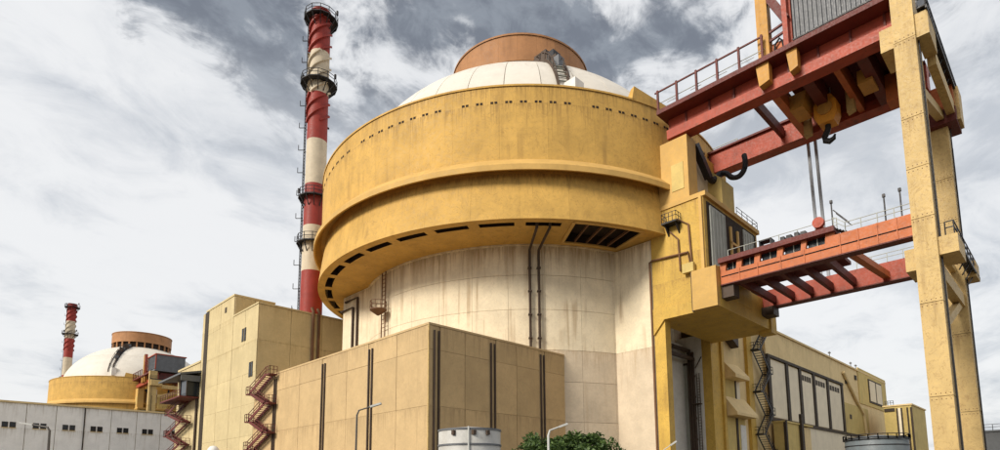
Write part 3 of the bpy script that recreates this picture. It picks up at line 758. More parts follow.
# ------------------------------------------------------------------ lower loading bridge
def make_bridge():
    t = thing('loading_bridge', 'orange steel loading bridge from the near portal to the yellow legs', 'bridge', (68, 18, 24))
    og = 'steel_orange'
    g1 = MB().box(61.7, 62.7, 15.9, 27.75, 24.1, 25.55).box(61.7, 62.7, 9.25, 15.9, 24.1, 26.2).build('girder', og, t)
    wins = [(25.8, 27.0), (23.8, 25.2), (21.4, 23.2), (19.0, 20.8), (16.7, 18.5)]
    prev = 27.75
    for a, b in wins:
        MB().prism([(b + .12, 25.55), (prev + (.12 if prev < 27 else 0), 25.55), (prev - .0, 26.5), (b, 26.5)], 'x', 61.72, 62.1).build('window_post', og, g1); prev = a
    MB().prism([(15.9, 25.55), (16.82, 25.55), (16.7, 26.5), (15.9, 26.5)], 'x', 61.72, 62.1).build('window_post', og, g1)
    for a, b in wins:
        w = MB().box(62.25, 62.3, a, b, 25.55, 26.5).build('window_pane', 'glass_dark', g1)
        MB().box(62.1, 62.2, (a + b) / 2 - .04, (a + b) / 2 + .04, 25.55, 26.5).build('glazing_bar', 'grey_door', g1)
    MB().box(61.25, 63.4, 15.8, 27.75, 26.5, 27.05).build('cap_beam', 'steel_maroon', t)
    for y in (10.6, 12.2, 13.8, 15.4): MB().box(61.62, 61.7, y, y + .09, 24.1, 26.2).build('web_rib', og, g1)
    for y in (18.75, 21.1, 23.5, 25.5): MB().box(61.62, 61.7, y, y + .09, 24.1, 25.55).build('web_rib', og, g1)
    MB().tube([(61.66, 9.3, 25.0), (61.66, 27.6, 25.0)], .05, 6).build('cable_conduit', 'black_steel', t)
    MB().box(61.6, 62.9, 9.25, 27.7, 23.98, 24.1).build('bottom_flange', 'steel_maroon', g1)
    g2 = MB().box(74.0, 75.0, 9.25, 28.5, 24.1, 26.3).build('girder', 'steel_red', t)
    MB().box(73.8, 75.2, 9.25, 28.5, 23.98, 24.1).build('bottom_flange', 'steel_maroon', g2)
    MB().box(62.7, 70.0, 16.6, 27.7, 25.6, 26.0).build('deck', 'steel_maroon', t)
    for y in (26.4, 24.2, 22.0, 19.8, 17.4):
        MB().box(62.7, 74.0, y - .22, y + .22, 24.4, 25.3).build('cross_beam', 'steel_maroon', t)
    MB().bar((62.7, 15.2, 24.8), (74.0, 14.2, 24.8), .7, .7).build('cross_beam', 'steel_orange', t)
    MB().box(61.9, 63.4, 26.4, 27.9, 22.6, 24.1).build('end_bearing', 'pipe_dark', t)
    MB().box(73.4, 75.2, 26.4, 28.6, 22.9, 24.0).build('end_bearing', 'pipe_dark', t)
    railing([(61.75, 9.4, 26.2), (61.75, 14.9, 26.2), (61.75, 15.9, 27.05)], 1.0, .035, 1.4).build('railing', 'grey_door', t)
    railing([(63.3, 16.0, 27.05), (63.3, 27.4, 27.05)], 1.5, .035, 2.0, (.5, 1)).build('railing', 'grey_door', t)
    railing([(73.9, 9.4, 26.3), (73.9, 17.0, 26.3)], 1.0, .035, 1.6).build('railing', 'grey_door', t)
    st = MB().bar((62.0, 15.9, 28.9), (62.0, 14.6, 27.2), .1).bar((63.0, 15.9, 28.9), (63.0, 14.6, 27.2), .1)
    for k in range(5): st.box(62.0, 63.0, 14.6 + k * .26, 14.85 + k * .26, 26.2 + .17 * k, 26.26 + .17 * k)
    st.build('steps', 'black_steel', t)
    # machinery along the cap
    for y, w, h in ((21.9, 1.3, .75), (19.9, .5, .5), (19.2, .4, .55), (18.5, .5, .45), (20.6, .4, .5)):
        o = MB()
        if w > 1: o.box(61.5, 62.6, y, y + .12, 27.05, 27.05 + h).box(61.5, 62.6, y + w - .12, y + w, 27.05, 27.05 + h).box(61.5, 62.6, y, y + w, 27.05 + h - .12, 27.05 + h)
        else: o.box(61.6, 62.4, y, y + w, 27.05, 27.05 + h)
        o.build('machine_stand', 'black_steel', t)
    sh = MB(); c = (61.9, 17.3, 28.0)
    n = 18
    for x0, x1, r in ((61.7, 61.85, .55), (61.85, 62.05, .42), (62.05, 62.2, .55)):
        sh.prism([(c[1] + r * math.cos(2 * math.pi * k / n), c[2] + r * math.sin(2 * math.pi * k / n)) for k in range(n)], 'x', x0, x1)
    sh.build('rope_sheave', 'steel_red', t)
    MB().prism([(16.4, 27.05), (18.0, 27.05), (17.4, 28.0)], 'x', 62.2, 62.5).build('sheave_stand', 'steel_orange', t)
    for y, z0, z1 in ((16.0, 27.05, 29.6), (11.5, 26.2, 28.6), (10.2, 26.2, 28.7)):
        MB().tube([(61.9, y, z0), (61.9, y, z1)], .07, 6).box(61.78, 62.02, y - .12, y + .12, z1, z1 + .3).build('lamp_mast', 'black_steel', t)
    return t


bridge = make_bridge()

# cable chain looping below the far crane girder
cc = [(63.5, 31.5, 44.0), (65.5, 31.3, 42.6), (67.4, 31.2, 41.0), (68.6, 31.2, 40.6), (69.5, 31.0, 41.3), (70, 30.6, 41.9), (70, 29.9, 41.6), (70, 29.2, 40.8), (70, 28.3, 40.6), (70, 27.6, 41.2), (70, 27.4, 42.2), (70.2, 27.6, 43.4)]
sm_ = []
for i in range(len(cc) - 1):
    p0, p1, p2, p3 = [Vector(cc[max(0, min(len(cc) - 1, i + k))]) for k in (-1, 0, 1, 2)]
    for s_ in range(5):
        u = s_ / 5
        sm_.append(.5 * ((2 * p1) + (-p0 + p2) * u + (2 * p0 - 5 * p1 + 4 * p2 - p3) * u * u + (-p0 + 3 * p1 - 3 * p2 + p3) * u ** 3))
chain = tag(MB().tube(sm_, [.42 if k < 25 else .34 for k in range(len(sm_))], 8).build('cable_hose', 'rubber', None, True), 'thick black cable hose looping below the upper red crane girder', 'hose')

# ------------------------------------------------------------------ ventilation stack
SX, SY = 46.8, 96.0


def make_stack():
    t = thing('ventilation_stack', 'tall red and white striped ventilation stack rising beside the near dome', 'chimney', (SX, SY, 0))
    zs = [91.0, 82.7, 74.2, 65.0, 56.4, 48.5, 40.1, 31, 20, 10, 0]
    for k in range(10):
        hi, lo = zs[k], zs[k + 1]
        MB().revolve([(1.72 + (92 - lo) * .003, lo), (1.72 + (92 - hi) * .003, hi)], (SX, SY), n=32).build('shaft_band', 'stack_red' if k % 2 == 0 else 'stack_white', t, True)
    MB().revolve([(1.74, 90.9), (1.85, 90.95), (1.85, 91.2), (1.4, 91.2), (1.4, 85)], (SX, SY), n=32).build('stack_rim', 'stack_red', t, True)
    # helical strakes on the upper third, coloured with the band they cross
    for k in range(3):
        hi, lo = zs[k], zs[k + 1]; lo_ = max(lo, 68.5)
        for s_ in range(4):
            n = 30; sb = MB()
            for i in range(n):
                za = lo_ + (hi - .3 - lo_) * i / n; zb = lo_ + (hi - .3 - lo_) * (i + 1) / n
                A = [za / 9.5 * 2 * math.pi + s_ * math.pi / 2, zb / 9.5 * 2 * math.pi + s_ * math.pi / 2]
                v = []
                for r in (1.70, 2.12):
                    for an, z in zip(A, (za, zb)):
                        for dz_ in (-.2, .2): v.append((SX + r * math.cos(an), SY + r * math.sin(an), z + dz_))
                sb.add(v, [(0, 2, 6, 4), (1, 5, 7, 3), (4, 6, 7, 5)])
            sb.build('helical_strake', 'stack_red' if k % 2 == 0 else 'stack_white', t, False)
    def ringplat(z, r0, r1, name='platform'):
        p = MB().revolve([(r0, z - 1.5), (r1, z - .05), (r1, z + .08), (r0, z + .08)], (SX, SY), n=1) if False else MB()
        n = 12
        for k in range(n):
            a = 2 * math.pi * k / n; b = 2 * math.pi * (k + 1) / n
            q = lambda r, an, zz: (SX + r * math.cos(an), SY + r * math.sin(an), zz)
            p.add([q(r0, a, z), q(r1, a, z), q(r1, b, z), q(r0, b, z)], [(0, 1, 2, 3)])
            p.bar(q(r0, a, z - 1.9), q(r1, a, z - .1), .14)
            p.bar(q(r1, a, z - .1), q(r1, b, z - .1), .18)
            p.bar(q(r1, a, z), q(r1, a, z + 1.3), .10)
            for h in (.65, 1.3): p.bar(q(r1, a, z + h), q(r1, b, z + h), .08)
        return p.build(name, 'black_steel', t)
    ringplat(89.6, 1.8, 3.0); ringplat(76.4, 1.75, 3.2); ringplat(54.0, 1.85, 2.8); ringplat(45.4, 1.85, 2.8)
    for z in (90.9, 77.8, 55.3):
        for s_ in (-1, 1):
            d = Vector((.698, -.716, 0)) * s_ * 3.0
            MB().tube([(SX + d.x, SY + d.y, z), (SX + d.x, SY + d.y, z + .8)], .22, 8).build('warning_light', 'black_steel', t)
    ld = MB(); a = Vector((-.698, .716, 0)); b = Vector((-.716, -.698, 0)); o = Vector((SX, SY, 0)) + a * 2.25
    for s_ in (-.3, .3): ld.bar(o + b * s_ + Vector((0, 0, 2)), o + b * s_ + Vector((0, 0, 90)), .12)
    for k in range(145): ld.bar(o - b * .3 + Vector((0, 0, 2.5 + k * .6)), o + b * .3 + Vector((0, 0, 2.5 + k * .6)), .06)
    for k in range(19):
        z = 6 + k * 4.4
        ld.bar(o + Vector((0, 0, z)), o - a * .6 + Vector((0, 0, z)), .1)
        ld.bar(o + Vector((0, 0, z + .4)), o + a * 1.1 + Vector((0, 0, z + .4)), .14, .08)
        ld.bar(o + a * 1.1 + Vector((0, 0, z + .4)), o + a * 1.1 + Vector((0, 0, z + 1.4)), .09)
    ld.build('caged_ladder', 'black_steel', t)
    return t


stack = make_stack()

# ------------------------------------------------------------------ the second unit, same design, 246 m further on
skip = ('drum_panel', 'dome_panel', 'turret_panel', 'collar_panel', 'lower_collar_panel', 'rain_pipe', 'access_ladder', 'vent_hole_shade', 'riser_pipe', 'wall_ladder',
        'service_beam', 'strut', 'leg_plate', 'pipe_bracket', 'tread', 'dome_shell', 'turret_wall', 'collar_wall', 'containment_wall', 'machine_stand', 'glazing_bar')
r2 = copy_tree(reactor, TWIN, None, skip)
r2['label'] = 'distant domed reactor building with gold collar behind the white service building'
C2 = (CX, CY + TWIN.y)
MB_ = lambda pr_, n, nm, ma: put(nm, MB().revolve(pr_, (0, 0), n=n).mesh(nm, ma, True), r2, None)
for pr_, nm, ma in (([(25.6, 0), (25.6, 33.5)], 'containment_wall', 'cream_concrete'),
                    ([(33.04, 32.15), (32.55, 37.7), (32.73, 39.4), (32.73, 48.9)], 'collar_wall', 'gold'),
                    ([(29 * math.sin(rad(x)), 46.02 + 22 * math.cos(rad(x))) for x in range(86, 18, -4)], 'dome_shell', 'dome_white'),
                    ([(11.85, 68.6), (11.85, 73.1)], 'turret_wall', 'turret_brown')):
    o = bpy.data.objects.new(nm, MB().revolve(pr_, (0, 0), n=96).mesh(nm, ma, True)); COL.objects.link(o); o.parent = r2
for src, lab in ((portal, 'yellow equipment portal on the distant reactor building'),
                 (crane, 'red bridge crane with grey cabin beside the distant dome'),
                 (frame, 'yellow crane support legs of the distant reactor building'),
                 (bridge, 'orange loading bridge at the distant reactor building'),
                 (stack, 'small distant striped stack left of the far dome')):
    c = copy_tree(src, TWIN, None, skip); c['label'] = lab
    if src is frame:
        for lg in [x for x in c.children if x.name.startswith('leg')]: lg.data = lg.data.copy(); lg.data.materials[0] = M['leg_yellow']

# ------------------------------------------------------------------ panelled annex in front of the drum
def make_annex():
    t = thing('panelled_annex', 'low brown panelled annex with a sharp corner in front of the drum', 'building', (45, 66, 0))
    X0, Y0, X1, Y1, H = 34.38, 45.37, 55.5, 87.5, 18.05
    MB().box(X0 + .12, X1, Y0 + .12, Y1, 0, H - .25).build('wall', 'joint', t)
    MB().box(X0 - .03, X1 + .02, Y0 - .03, Y1, H - .22, H).build('coping', 'block_panel', t)
    zs = [.3, 5.0, 9.75, 15.4, H - .24]
    ys = [Y0, 50.86, 55.35, 56.35, 61.0, 66.0, 67.0, 73.0, 79.8, 80.8, Y1]
    def strip(a, b): return abs(b - a - 1.0) < .05
    for i in range(len(ys) - 1):
        if strip(ys[i], ys[i + 1]): continue
        face_panels(t, 'x', X0 + .12, -1, ys[i:i + 2], zs, 'block_panel', .06, .12)
    xs = [X0 + .1, 34.9, 35.8, 39.06, 42.55, 43.5, 46.75, 50.6, 51.6, X1]
    for i in range(len(xs) - 1):
        if i in (1, 4, 7): continue
        face_panels(t, 'y', Y0 + .12, -1, xs[i:i + 2], zs, 'block_panel', .06, .12)
    for y in (55.85, 66.5, 80.3):
        MB().box(X0 + .05, X0 + .12, y - .5, y + .5, .2, H - .24).build('joint_cover', 'block_panel', t)
        for d in (-.32, .32): MB().tube([(X0 - .05, y + d, 0), (X0 - .05, y + d, H - .9)], .12, 8).build('down_pipe', 'pipe_dark', t, True)
    for x in (35.32, 43.03, 51.1):
        MB().box(x - .45, x + .45, Y0 + .05, Y0 + .12, .2, H - .24).build('joint_cover', 'block_panel', t)
        for d in (-.28, .28): MB().tube([(x + d, Y0 - .05, 0), (x + d, Y0 - .05, H - .7)], .11, 8).build('down_pipe', 'pipe_dark', t, True)
    MB().box(X0 - .04, X0 + .1, Y0 - .04, Y0 + .1, 0, H - .24).build('corner_trim', 'leg_yellow', t)
    MB().box(X1, X1 + .12, Y0 - .05, Y0 + .4, 0, H).build('corner_trim', 'frame_dark', t)
    return t


make_annex()

# ------------------------------------------------------------------ stair tower behind the annex
def make_tower():
    t = thing('stair_tower', 'cream panelled tower with stepped roof left of the striped stack', 'building', (45, 99, 0))
    X0 = 34.4
    MB().box(X0 + .1, 62, 87.65, 97.5, 0, 29.8).build('wall', 'joint', t)
    MB().box(X0 + .1, 41, 97.5, 110.5, 0, 33.4).build('wall', 'joint', t)
    MB().box(41, 58, 97.5, 112, 0, 30.5).build('wall', 'tower_panel', t)
    zs = [.2, 5, 9.8, 14.6, 19.4, 24.2, 29.75]
    face_panels(t, 'x', X0 + .1, -1, [87.57, 92.5, 97.45], zs, 'tower_panel', .05, .1)
    face_panels(t, 'x', X0 + .1, -1, [97.55, 103.4, 109.2], [.2, 5, 9.8, 14.6, 19.4, 24.2, 29.0, 33.35], 'tower_panel', .05, .1)
    face_panels(t, 'y', 87.65, -1, [X0 + .12, 39.5, 44.7, 49.9, 55, 62], [18.1, 24.2, 29.75], 'tower_panel', .05, .1)
    face_panels(t, 'y', 97.5, -1, [X0 + .12, 37.7, 40.95], [29.9, 33.35], 'tower_panel', .05, .1)
    MB().box(X0 - .08, 62.1, 87.47, 97.48, 29.8, 30.05).build('coping', 'tower_panel', t)
    MB().box(X0 - .08, 41.1, 97.42, 110.6, 33.4, 33.68).build('coping', 'tower_panel', t)
    MB().box(X0 - .05, X0 + .1, 109.2, 111.0, 0, 33.3).build('gutter_recess', 'frame_dark', t)
    MB().box(X0, 41, 111.0, 112.2, 0, 33.3).build('end_wall', 'tower_panel', t)
    for y, z, h in ((93.2, 25.9, 2.1), (92.3, 25.9, 2.1), (89.8, 19.9, 2.3), (89.0, 19.9, 2.3)):
        w = MB().box(X0 - .06, X0 + .02, y - .33, y + .33, z - h / 2, z + h / 2).build('window', 'frame_dark', t)
        MB().box(X0 - .075, X0 - .06, y - .22, y + .22, z - h / 2 + .15, z + h / 2 - .15).build('pane', 'glass_dark', w)
    w = MB().box(X0 - .06, X0 + .02, 100.8, 101.5, 31.3, 32.2).build('window', 'frame_dark', t)
    for x, r in ((43.0, .25), (44.0, .22)):
        MB().tube([(x, 87.3, 18), (x, 87.3, 30.3), (x - .2, 87.5, 30.9)], r, 8).build('wall_pipe', 'pipe_brown', t, True)
    MB().tube([(41.5, 92, 30), (41.5, 92, 32)], .05, 6).build('antenna', 'black_steel', t)
    return t


make_tower()


def zigzag(name, label, ax, c, u_lo, u_hi, z_top, z_bot, dz, ma, group, first_hi=True, w=1.15, lw=1.3, sh=.44):
    """steel stair folding up a wall; ax='y': runs along Y on the wall X=c (stair on the -X side), ax='x': along X on Y=c"""
    def Q(u, z, o): return (c - o, u, z) if ax == 'y' else (u, c - o, z)
    t = thing(name, label, 'staircase', Q((u_lo + u_hi) / 2, z_bot, w / 2), group)
    z = z_top; hi = first_hi; k = 0
    while z > z_bot:
        zn = max(z - dz, z_bot); a, b = (u_hi - lw, u_lo + lw) if hi else (u_lo + lw, u_hi - lw)
        f = MB()
        for o in (.15, w):
            f.bar(Q(a, z, o), Q(b, zn, o), .09, sh)
        n = 10
        for i in range(n):
            p = Vector(Q(a + (b - a) * (i + .5) / n, z + (zn - z) * (i + .5) / n, w / 2 + .08))
            e = Vector(Q(0, 0, w / 2)) - Vector(Q(0, 0, 0))
            f.bar(p - e * .85, p + e * .85, .26, .05)
        fo = f.build('flight', ma, t)
        r = MB()
        for h in (.55, 1.05): r.bar(Q(a, z + h, w), Q(b, zn + h, w), .07)
        for i in range(4):
            u = a + (b - a) * i / 3; zz_ = z + (zn - z) * i / 3; r.bar(Q(u, zz_, w), Q(u, zz_ + 1.05, w), .06)
        r.build('handrail', ma, fo)
        la, lb = (u_hi - lw, u_hi) if hi else (u_lo, u_lo + lw)
        l = MB(); A = Vector(Q(la, z - .16, .1)); B = Vector(Q(lb, z, w + .05))
        l.box(min(A.x, B.x), max(A.x, B.x), min(A.y, B.y), max(A.y, B.y), z - .18, z)
        lo_ = l.build('landing', ma, t)
        e = lb if hi else la
        railing([Q(la, z, w), Q(lb, z, w)] if not hi else [Q(la, z, w), Q(lb, z, w)], 1.05, .035, .65).build('landing_railing', ma, lo_)
        railing([Q(e, z, .12), Q(e, z, w)], 1.05, .035, .6).build('landing_railing', ma, lo_)
        z = zn; hi = not hi
    return t


SG = 'outside zigzag steel stairs'
zigzag('steel_staircase', 'dark red zigzag steel staircase at the foot of the cream tower', 'y', 34.25, 79.4, 87.4, 17.7, 0.0, 2.02, 'steel_maroon', None, first_hi=False)
zigzag('steel_staircase', 'dark red zigzag staircase below the grey canopy at the left', 'y', 34.2, 114.6, 125.6, 18.2, 0.0, 2.05, 'steel_maroon', None, first_hi=False, w=1.5)
zigzag('steel_staircase', 'black zigzag steel staircase between the portal and the right hall', 'x', 36.3, 89.4, 94.8, 26.0, 0.0, 3.3, 'black_steel', None, first_hi=True, w=1.4, lw=.9, sh=.26)

# ------------------------------------------------------------------ low wing with the canopy
def make_wing():
    t = thing('canopy_wing', 'narrow cream wing with a grey sloping canopy behind the tower', 'building', (42, 118, 0))
    X0 = 34.4
    MB().box(X0 + .08, 50, 112.3, 124.8, 0, 24.6).build('wall', 'joint', t)
    face_panels(t, 'x', X0 + .08, -1, [112.3, 116.4, 120.6, 124.8], [.2, 6, 12, 18, 24.5], 'tower_panel', .05, .08)
    MB().box(X0 - .1, 50, 112.2, 124.9, 24.6, 24.95).build('coping', 'tower_panel', t)
    MB().prism([(X0, 22.6), (X0, 23.0), (31.0, 22.2), (31.0, 21.9)], 'y', 111.5, 124.5).build('canopy', 'canopy_grey', t)
    MB().box(31.2, X0 - .1, 111.6, 111.8, 20.9, 21.95).build('canopy_fascia', 'canopy_grey', t)
    MB().box(32.4, X0 - .02, 112.2, 115.8, 18.4, 22.0).build('glazed_porch', 'glass_dark', t)
    MB().box(32.3, 32.4, 112.1, 112.4, 18.3, 22.2).box(32.3, 32.4, 115.6, 115.9, 18.3, 22.2).build('porch_frame', 'frame_dark', t)
    MB().box(31.2, X0 - .02, 112, 123.5, 18.0, 18.25).build('landing', 'steel_maroon', t)
    railing([(31.3, 112.2, 18.25), (31.3, 123.4, 18.25)], 1.1, .04, 1.4).build('landing_railing', 'steel_maroon', t)
    MB().tube([(34.2, 112.6, 0), (34.2, 112.6, 18)], .22, 8).build('down_pipe', 'pipe_dark', t, True)
    return t


make_wing()

# ------------------------------------------------------------------ long white service building at the left
def make_service():
    t = thing('service_building', 'long low white building with paired small square windows at far left', 'building', (15, 156, 0))
    Y0 = 150.0; H = 19.3
    MB().box(-45, 60, Y0 + .1, 172, 0, H).build('wall', 'joint', t)
    MB().box(-45.2, 60.2, Y0 - .25, 172.2, H, H + .35).build('coping', 'hall_cream', t)
    step = 4.72; xs = [19.5 + step * k for k in range(-13, 9)]
    face_panels(t, 'y', Y0 + .1, -1, xs, [.3, 9.8, H], 'wall_white', .10, .10)
    for i in range(len(xs) - 1):
        if xs[i] < -6 or xs[i] > 42: continue
        m_ = (xs[i] + xs[i + 1]) / 2 - .15
        for d in (-.58, .58):
            w = MB().box(m_ + d - .47, m_ + d + .47, Y0 - .06, Y0 + .05, 14.4, 15.5).build('window', 'frame_dark', t)
            MB().box(m_ + d - .36, m_ + d + .36, Y0 - .075, Y0 - .06, 14.52, 15.38).build('pane', 'glass_dark', w)
            MB().box(m_ + d - .03, m_ + d + .03, Y0 - .1, Y0 - .075, 14.52, 15.38).build('glazing_bar', 'frame_dark', w)
            MB().box(m_ + d - .52, m_ + d + .52, Y0 - .16, Y0 - .0, 14.28, 14.38).build('sill', 'hall_cream', w)
    for i in range(2, len(xs), 4): MB().tube([(xs[i], Y0 - .15, 0), (xs[i], Y0 - .15, H)], .12, 6).build('down_pipe', 'frame_dark', t)
    return t


make_service()

# ------------------------------------------------------------------ hall at the right
def make_hall():
    t = thing('turbine_hall', 'long cream hall with tall white panels between dark columns at right', 'building', (130, 60, 0))
    Y0 = 36.0
    MB().box(95.5, 174, Y0 + .1, 95, 0, 27.4).build('wall', 'hall_cream', t)
    MB().box(88.5, 174.2, Y0 - .15, 95, 27.4, 27.75).build('coping', 'hall_cream', t)
    MB().box(149, 174.1, Y0 - .08, Y0 + .1, 20.0, 28.3).build('raised_end', 'hall_yellow', t)
    cols = [95.9, 103.9, 110.3, 117.7, 125.9, 135.3]
    for c in cols: MB().box(c - .55, c + .55, Y0 - .25, Y0 + .1, 12.4, 22.9).build('column', 'frame_dark', t)
    for a, b in zip(cols[:-1], cols[1:]):
        m_ = (a + b) / 2; w = b - a - 1.2
        put('wall_panel', box_mesh('wall_panel', w, .12, 9.6, 'hall_panel'), t, (m_, Y0 + .04, 17.5))
        if a > 108:
            for k in range(4): MB().box(m_ - w * .38 + k * w * .2, m_ - w * .38 + k * w * .2 + w * .15, Y0 - .06, Y0 - .02, 20.6, 21.6).build('louvre', 'frame_dark', t)
    MB().box(95.3, 136, Y0 - .3, Y0 + .1, 22.5, 22.95).build('lintel', 'frame_dark', t)
    MB().box(95.3, 150, Y0 - .35, Y0 + .1, 12.0, 12.5).build('string_course', 'frame_dark', t)
    MB().box(107, 147, Y0 - .1, Y0 + .1, 0, 12.0).build('lower_wall', 'hall_panel', t)
    MB().box(136, 155, Y0 - .07, Y0 + .1, 12.6, 19.0).build('lower_wall', 'hall_yellow', t)
    for x0, x1 in ((157.5, 162.5), (163.5, 168.5)):
        w = MB().box(x0 - .5, x1 + .5, Y0 - .25, Y0 - .08, 20.9, 26.6).build('window', 'frame_dark', t)
        MB().box(x0, x1, Y0 - .32, Y0 - .25, 21.3, 26.2).build('pane', 'hall_panel', w)
    MB().box(158, 160, Y0 - .2, Y0 + .0, 27.2, 27.8)
    for x, z in ((140.5, 16.2), (147.0, 25.6), (139.5, 23.8)):
        MB().box(x - .7, x + .7, Y0 - .12, Y0 + .02, z - .5, z + .5).build('vent', 'frame_dark', t)
    MB().tube([(137, Y0 - .2, 25.5), (145, Y0 - .2, 20.5), (150.5, Y0 - .2, 17.5), (151.5, Y0 - .2, 12), (151.5, Y0 - .2, 0)], .35, 8).build('wall_pipe', 'hall_cream', t, True)
    for x in (131, 146, 150): MB().tube([(x, Y0 + .5, 27.7), (x, Y0 + .5, 29.2)], .08, 6).box(x - .3, x + .3, Y0 + .3, Y0 + .7, 28.8, 29.0).build('roof_vent', 'clad_grey', t)
    return t


make_hall()

hb_ = thing('switch_house', 'yellow box house with dark corner strips beyond the grey tank', 'building', (155, 29, 0))
MB().box(150.1, 165, 26.5, 31.7, 0, 18.7).build('wall', 'hall_yellow', hb_)
MB().box(149.9, 165.2, 26.3, 31.9, 18.7, 19.0).build('coping', 'hall_cream', hb_)
for y0, y1, ma in ((26.35, 26.75, 'frame_dark'), (27.1, 27.4, 'frame_dark'), (28.2, 28.5, 'frame_dark'), (29.0, 29.35, 'frame_dark')):
    MB().box(149.95, 150.1, y0, y1, 0, 18.2).build('strip', ma, hb_)
MB().box(149.96, 150.1, 28.5, 29.0, 0, 18.2).build('pale_strip', 'hall_panel', hb_)
MB().box(149.9, 150.1, 29.6, 31.6, 17.6, 18.3).build('vent', 'frame_dark', hb_)
railing([(150.3, 29.8, 19.0), (150.3, 31.4, 19.0)], 1.0, .05, .6).build('roof_railing', 'black_steel', hb_)

lo = thing('pump_house', 'low olive yellow shed at the foot of the hall columns', 'shed', (95, 32, 0))
MB().box(95.5, 102.5, 34, 35.6, 0, 11.6).build('wall', 'hall_yellow', lo)
MB().box(102.5, 108.5, 34.2, 35.6, 0, 11.4).build('wall', 'hall_cream', lo)
MB().box(95.3, 108.7, 33.8, 35.6, 11.6, 11.85).build('roof', 'hall_yellow', lo)
MB().box(102.2, 103.2, 33.5, 33.9, 0, 13.4).build('post', 'frame_dark', lo)
MB().box(95.4, 96.0, 33.6, 34.0, 0, 11.8).build('post', 'frame_dark', lo)

# ------------------------------------------------------------------ tanks
def tank(name, label, x, y, r, h, ma, rail=False):
    t = thing(name, label, 'tank', (x, y, 0))
    MB().revolve([(r, 0), (r, h - .12), (r * .98, h), (.01, h + .12 * r)], (x, y), n=40).build('shell', ma, t, True)
    for z in (h - .95, h - .06, h - 2.3):
        MB().revolve([(r + .005, z - .05), (r + .05, z - .05), (r + .05, z + .05), (r + .005, z + .05)], (x, y), n=40).build('hoop', 'clad_grey' if not rail else 'black_steel', t, True)
    if rail:
        n = 22; p = [(x + (r + .15) * math.cos(2 * math.pi * k / n), y + (r + .15) * math.sin(2 * math.pi * k / n), h - .3) for k in range(n + 1)]
        railing(p, .6, .05, 3, (.1, 1.0)).build('rim_rail', 'black_steel', t)
    else:
        for a in (200, 236, 262):
            q = (x + (r + .02) * math.cos(rad(a)), y + (r + .02) * math.sin(rad(a)))
            MB().box(q[0] - .1, q[0] + .1, q[1] - .1, q[1] + .1, h - .42, h - .16).build('lug', 'pipe_dark', t)
        MB().tube([(x - r * .7, y - r * .75, 0), (x - r * .7, y - r * .75, h + .05)], .05, 6).build('pipe', 'lamp_metal', t)
    return t


tank('water_tank', 'white round water tank in front of the annex corner', 23.1, 26.4, 1.85, 5.15, 'tank_white')
tank('storage_tank', 'grey blue round storage tank with black rim at lower right', 80.1, 18.0, 3.3, 7.15, 'tank_blue', True)
vt = thing('pressure_vessel', 'small white round-topped vessel below the cream tower', 'tank', (21.3, 64.1, 0))
MB().revolve([(.58, .8), (.58, 5.7), (.5, 6.0), (.3, 6.22), (.01, 6.3)], (21.3, 64.1), n=24).build('shell', 'white_paint', vt, True)
for k in range(3):
    a = rad(120 * k); MB().bar((21.3 + .5 * math.cos(a), 64.1 + .5 * math.sin(a), 0), (21.3 + .5 * math.cos(a), 64.1 + .5 * math.sin(a), 1.2), .12).build('leg', 'lamp_metal', vt)

# ------------------------------------------------------------------ street lamps
def lamp(label, base, top, head, ma, r=.07):
    t = thing('street_lamp', label, 'street lamp', (base[0], base[1], 0), 'street lamps on the forecourt')
    b = Vector((base[0], base[1], 0)); tp = Vector(top); hd = Vector(head)
    MB().tube([b, b.lerp(tp, .5), tp - Vector((0, 0, .25)), tp.lerp(hd, .08)], [r * 1.5, r * 1.15, r, r * .8], 8).build('pole', ma, t, True)
    MB().tube([tp.lerp(hd, .05), tp.lerp(hd, .6)], r * .75, 8).build('arm', ma, t, True)
    d = (hd - tp).normalized()
    MB().bar(tp.lerp(hd, .55), hd, .24, .11).build('lamp_head', 'lamp_metal', t)
    return t


lamp('dark street lamp before the left face of the panelled annex', (18.3, 31.2), (18.22, 31.0, 6.35), (19.2, 29.95, 6.78), 'lamp_post_dark', .055)
lamp('white street lamp standing in front of the green tree', (24.8, 21.65), (24.79, 21.63, 4.85), (25.55, 20.85, 5.25), 'lamp_metal', .065)
lamp('dark street lamp in front of the long white building', (8.0, 63.4), (7.85, 63.2, 7.2), (6.0, 65.0, 7.65), 'lamp_post_dark', .09)
lamp('low street lamp by the tall door under the yellow portal', (39.9, 23.5), (40.0, 23.3, 4.42), (40.75, 22.55, 5.12), 'lamp_metal', .04)

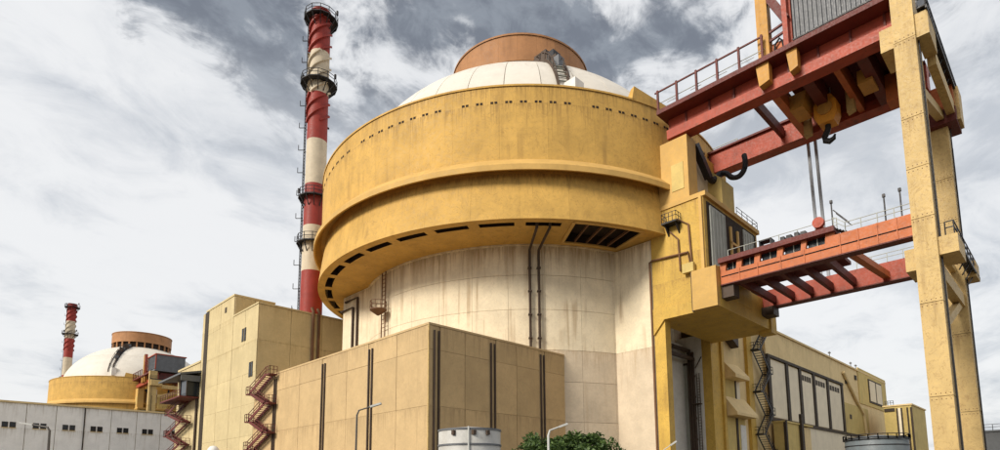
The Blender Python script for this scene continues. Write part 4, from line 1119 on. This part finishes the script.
# ------------------------------------------------------------------ tree
def make_tree():
    cx, cy = 30.95, 25.7
    t = thing('leafy_tree', 'round bushy green tree in front of the cream drum', 'tree', (cx, cy, 0))
    tr = MB(); tr.tube([(cx, cy, 0), (cx + .05, cy, 1.0), (cx, cy + .1, 2.0)], [.22, .17, .14], 9)
    tips = []
    for k in range(9):
        a = rad(40 * k + random.uniform(-12, 12)); L = random.uniform(1.6, 3.2)
        e = (cx + L * math.cos(a), cy + L * math.sin(a), random.uniform(2.8, 4.4)); tips.append(e)
        tr.tube([(cx, cy + .05, 1.7), (cx + L * .45 * math.cos(a), cy + L * .45 * math.sin(a), 2.5), e], [.09, .06, .025], 6)
    tr.build('trunk', 'bark', t, True)
    cr = MB(); clumps = []
    for k in range(120):
        a = random.uniform(0, 2 * math.pi); u = math.sqrt(random.random()); z = random.uniform(-1, 1)
        R = math.sqrt(max(0, 1 - z * z * .6))
        clumps.append((Vector((cx + 4.35 * R * u * math.cos(a), cy + 4.35 * R * u * math.sin(a), 3.68 + 1.15 * z + .2 * math.sin(a * 3 + 1))), random.uniform(.38, .8)))
    for c, rc in clumps:
        for k in range(int(240 * rc)):
            d = Vector((random.gauss(0, 1), random.gauss(0, 1), random.gauss(0, 1))).normalized() * (random.random() ** .3) * rc
            d.z *= .8; p = c + d
            ax = (d.normalized() + Vector((random.gauss(0, .6), random.gauss(0, .6), random.gauss(0, .4)))).normalized()
            bx_ = ax.cross(Vector((random.gauss(0, .5), random.gauss(0, .5), 1))).normalized(); nz = ax.cross(bx_)
            L = random.uniform(.2, .42); w = L * .55
            cr.add([p - ax * L * .5, p + bx_ * w * .5 - nz * .03, p + ax * L * .5, p - bx_ * w * .5 - nz * .03], [(0, 1, 2), (0, 2, 3)])
    for k in range(26):
        c, rc = random.choice(clumps)
        if c.z < 3.6: continue
        p = c + Vector((random.gauss(0, .2), random.gauss(0, .2), rc + random.random() * .2))
        for j in range(12):
            q = p + Vector((random.gauss(0, .08), random.gauss(0, .08), -random.random() * .6)); ax = Vector((random.gauss(0, 1), random.gauss(0, 1), .7)).normalized(); b2 = ax.cross(Vector((1, .3, .2))).normalized()
            cr.add([q, q + ax * .1 + b2 * .05, q + ax * .22, q + ax * .1 - b2 * .05], [(0, 1, 2, 3)])
    cr.build('crown', 'leaf', t, False, False)
    return t


make_tree()

# ------------------------------------------------------------------ dark shed at the far right
ds = thing('dark_shed', 'dark grey flat shed at the far right edge behind the yellow legs', 'shed', (120, 8, 0))
MB().box(114, 128, 3, 11.0, 0, 9.4).build('wall', 'canopy_grey', ds)
MB().box(113.8, 128.2, 2.8, 11.2, 9.4, 9.65).build('roof', 'canopy_grey', ds)
railing([(114, 3, 9.65), (114, 11, 9.65)], .9, .04, 1.0).build('roof_railing', 'black_steel', ds)
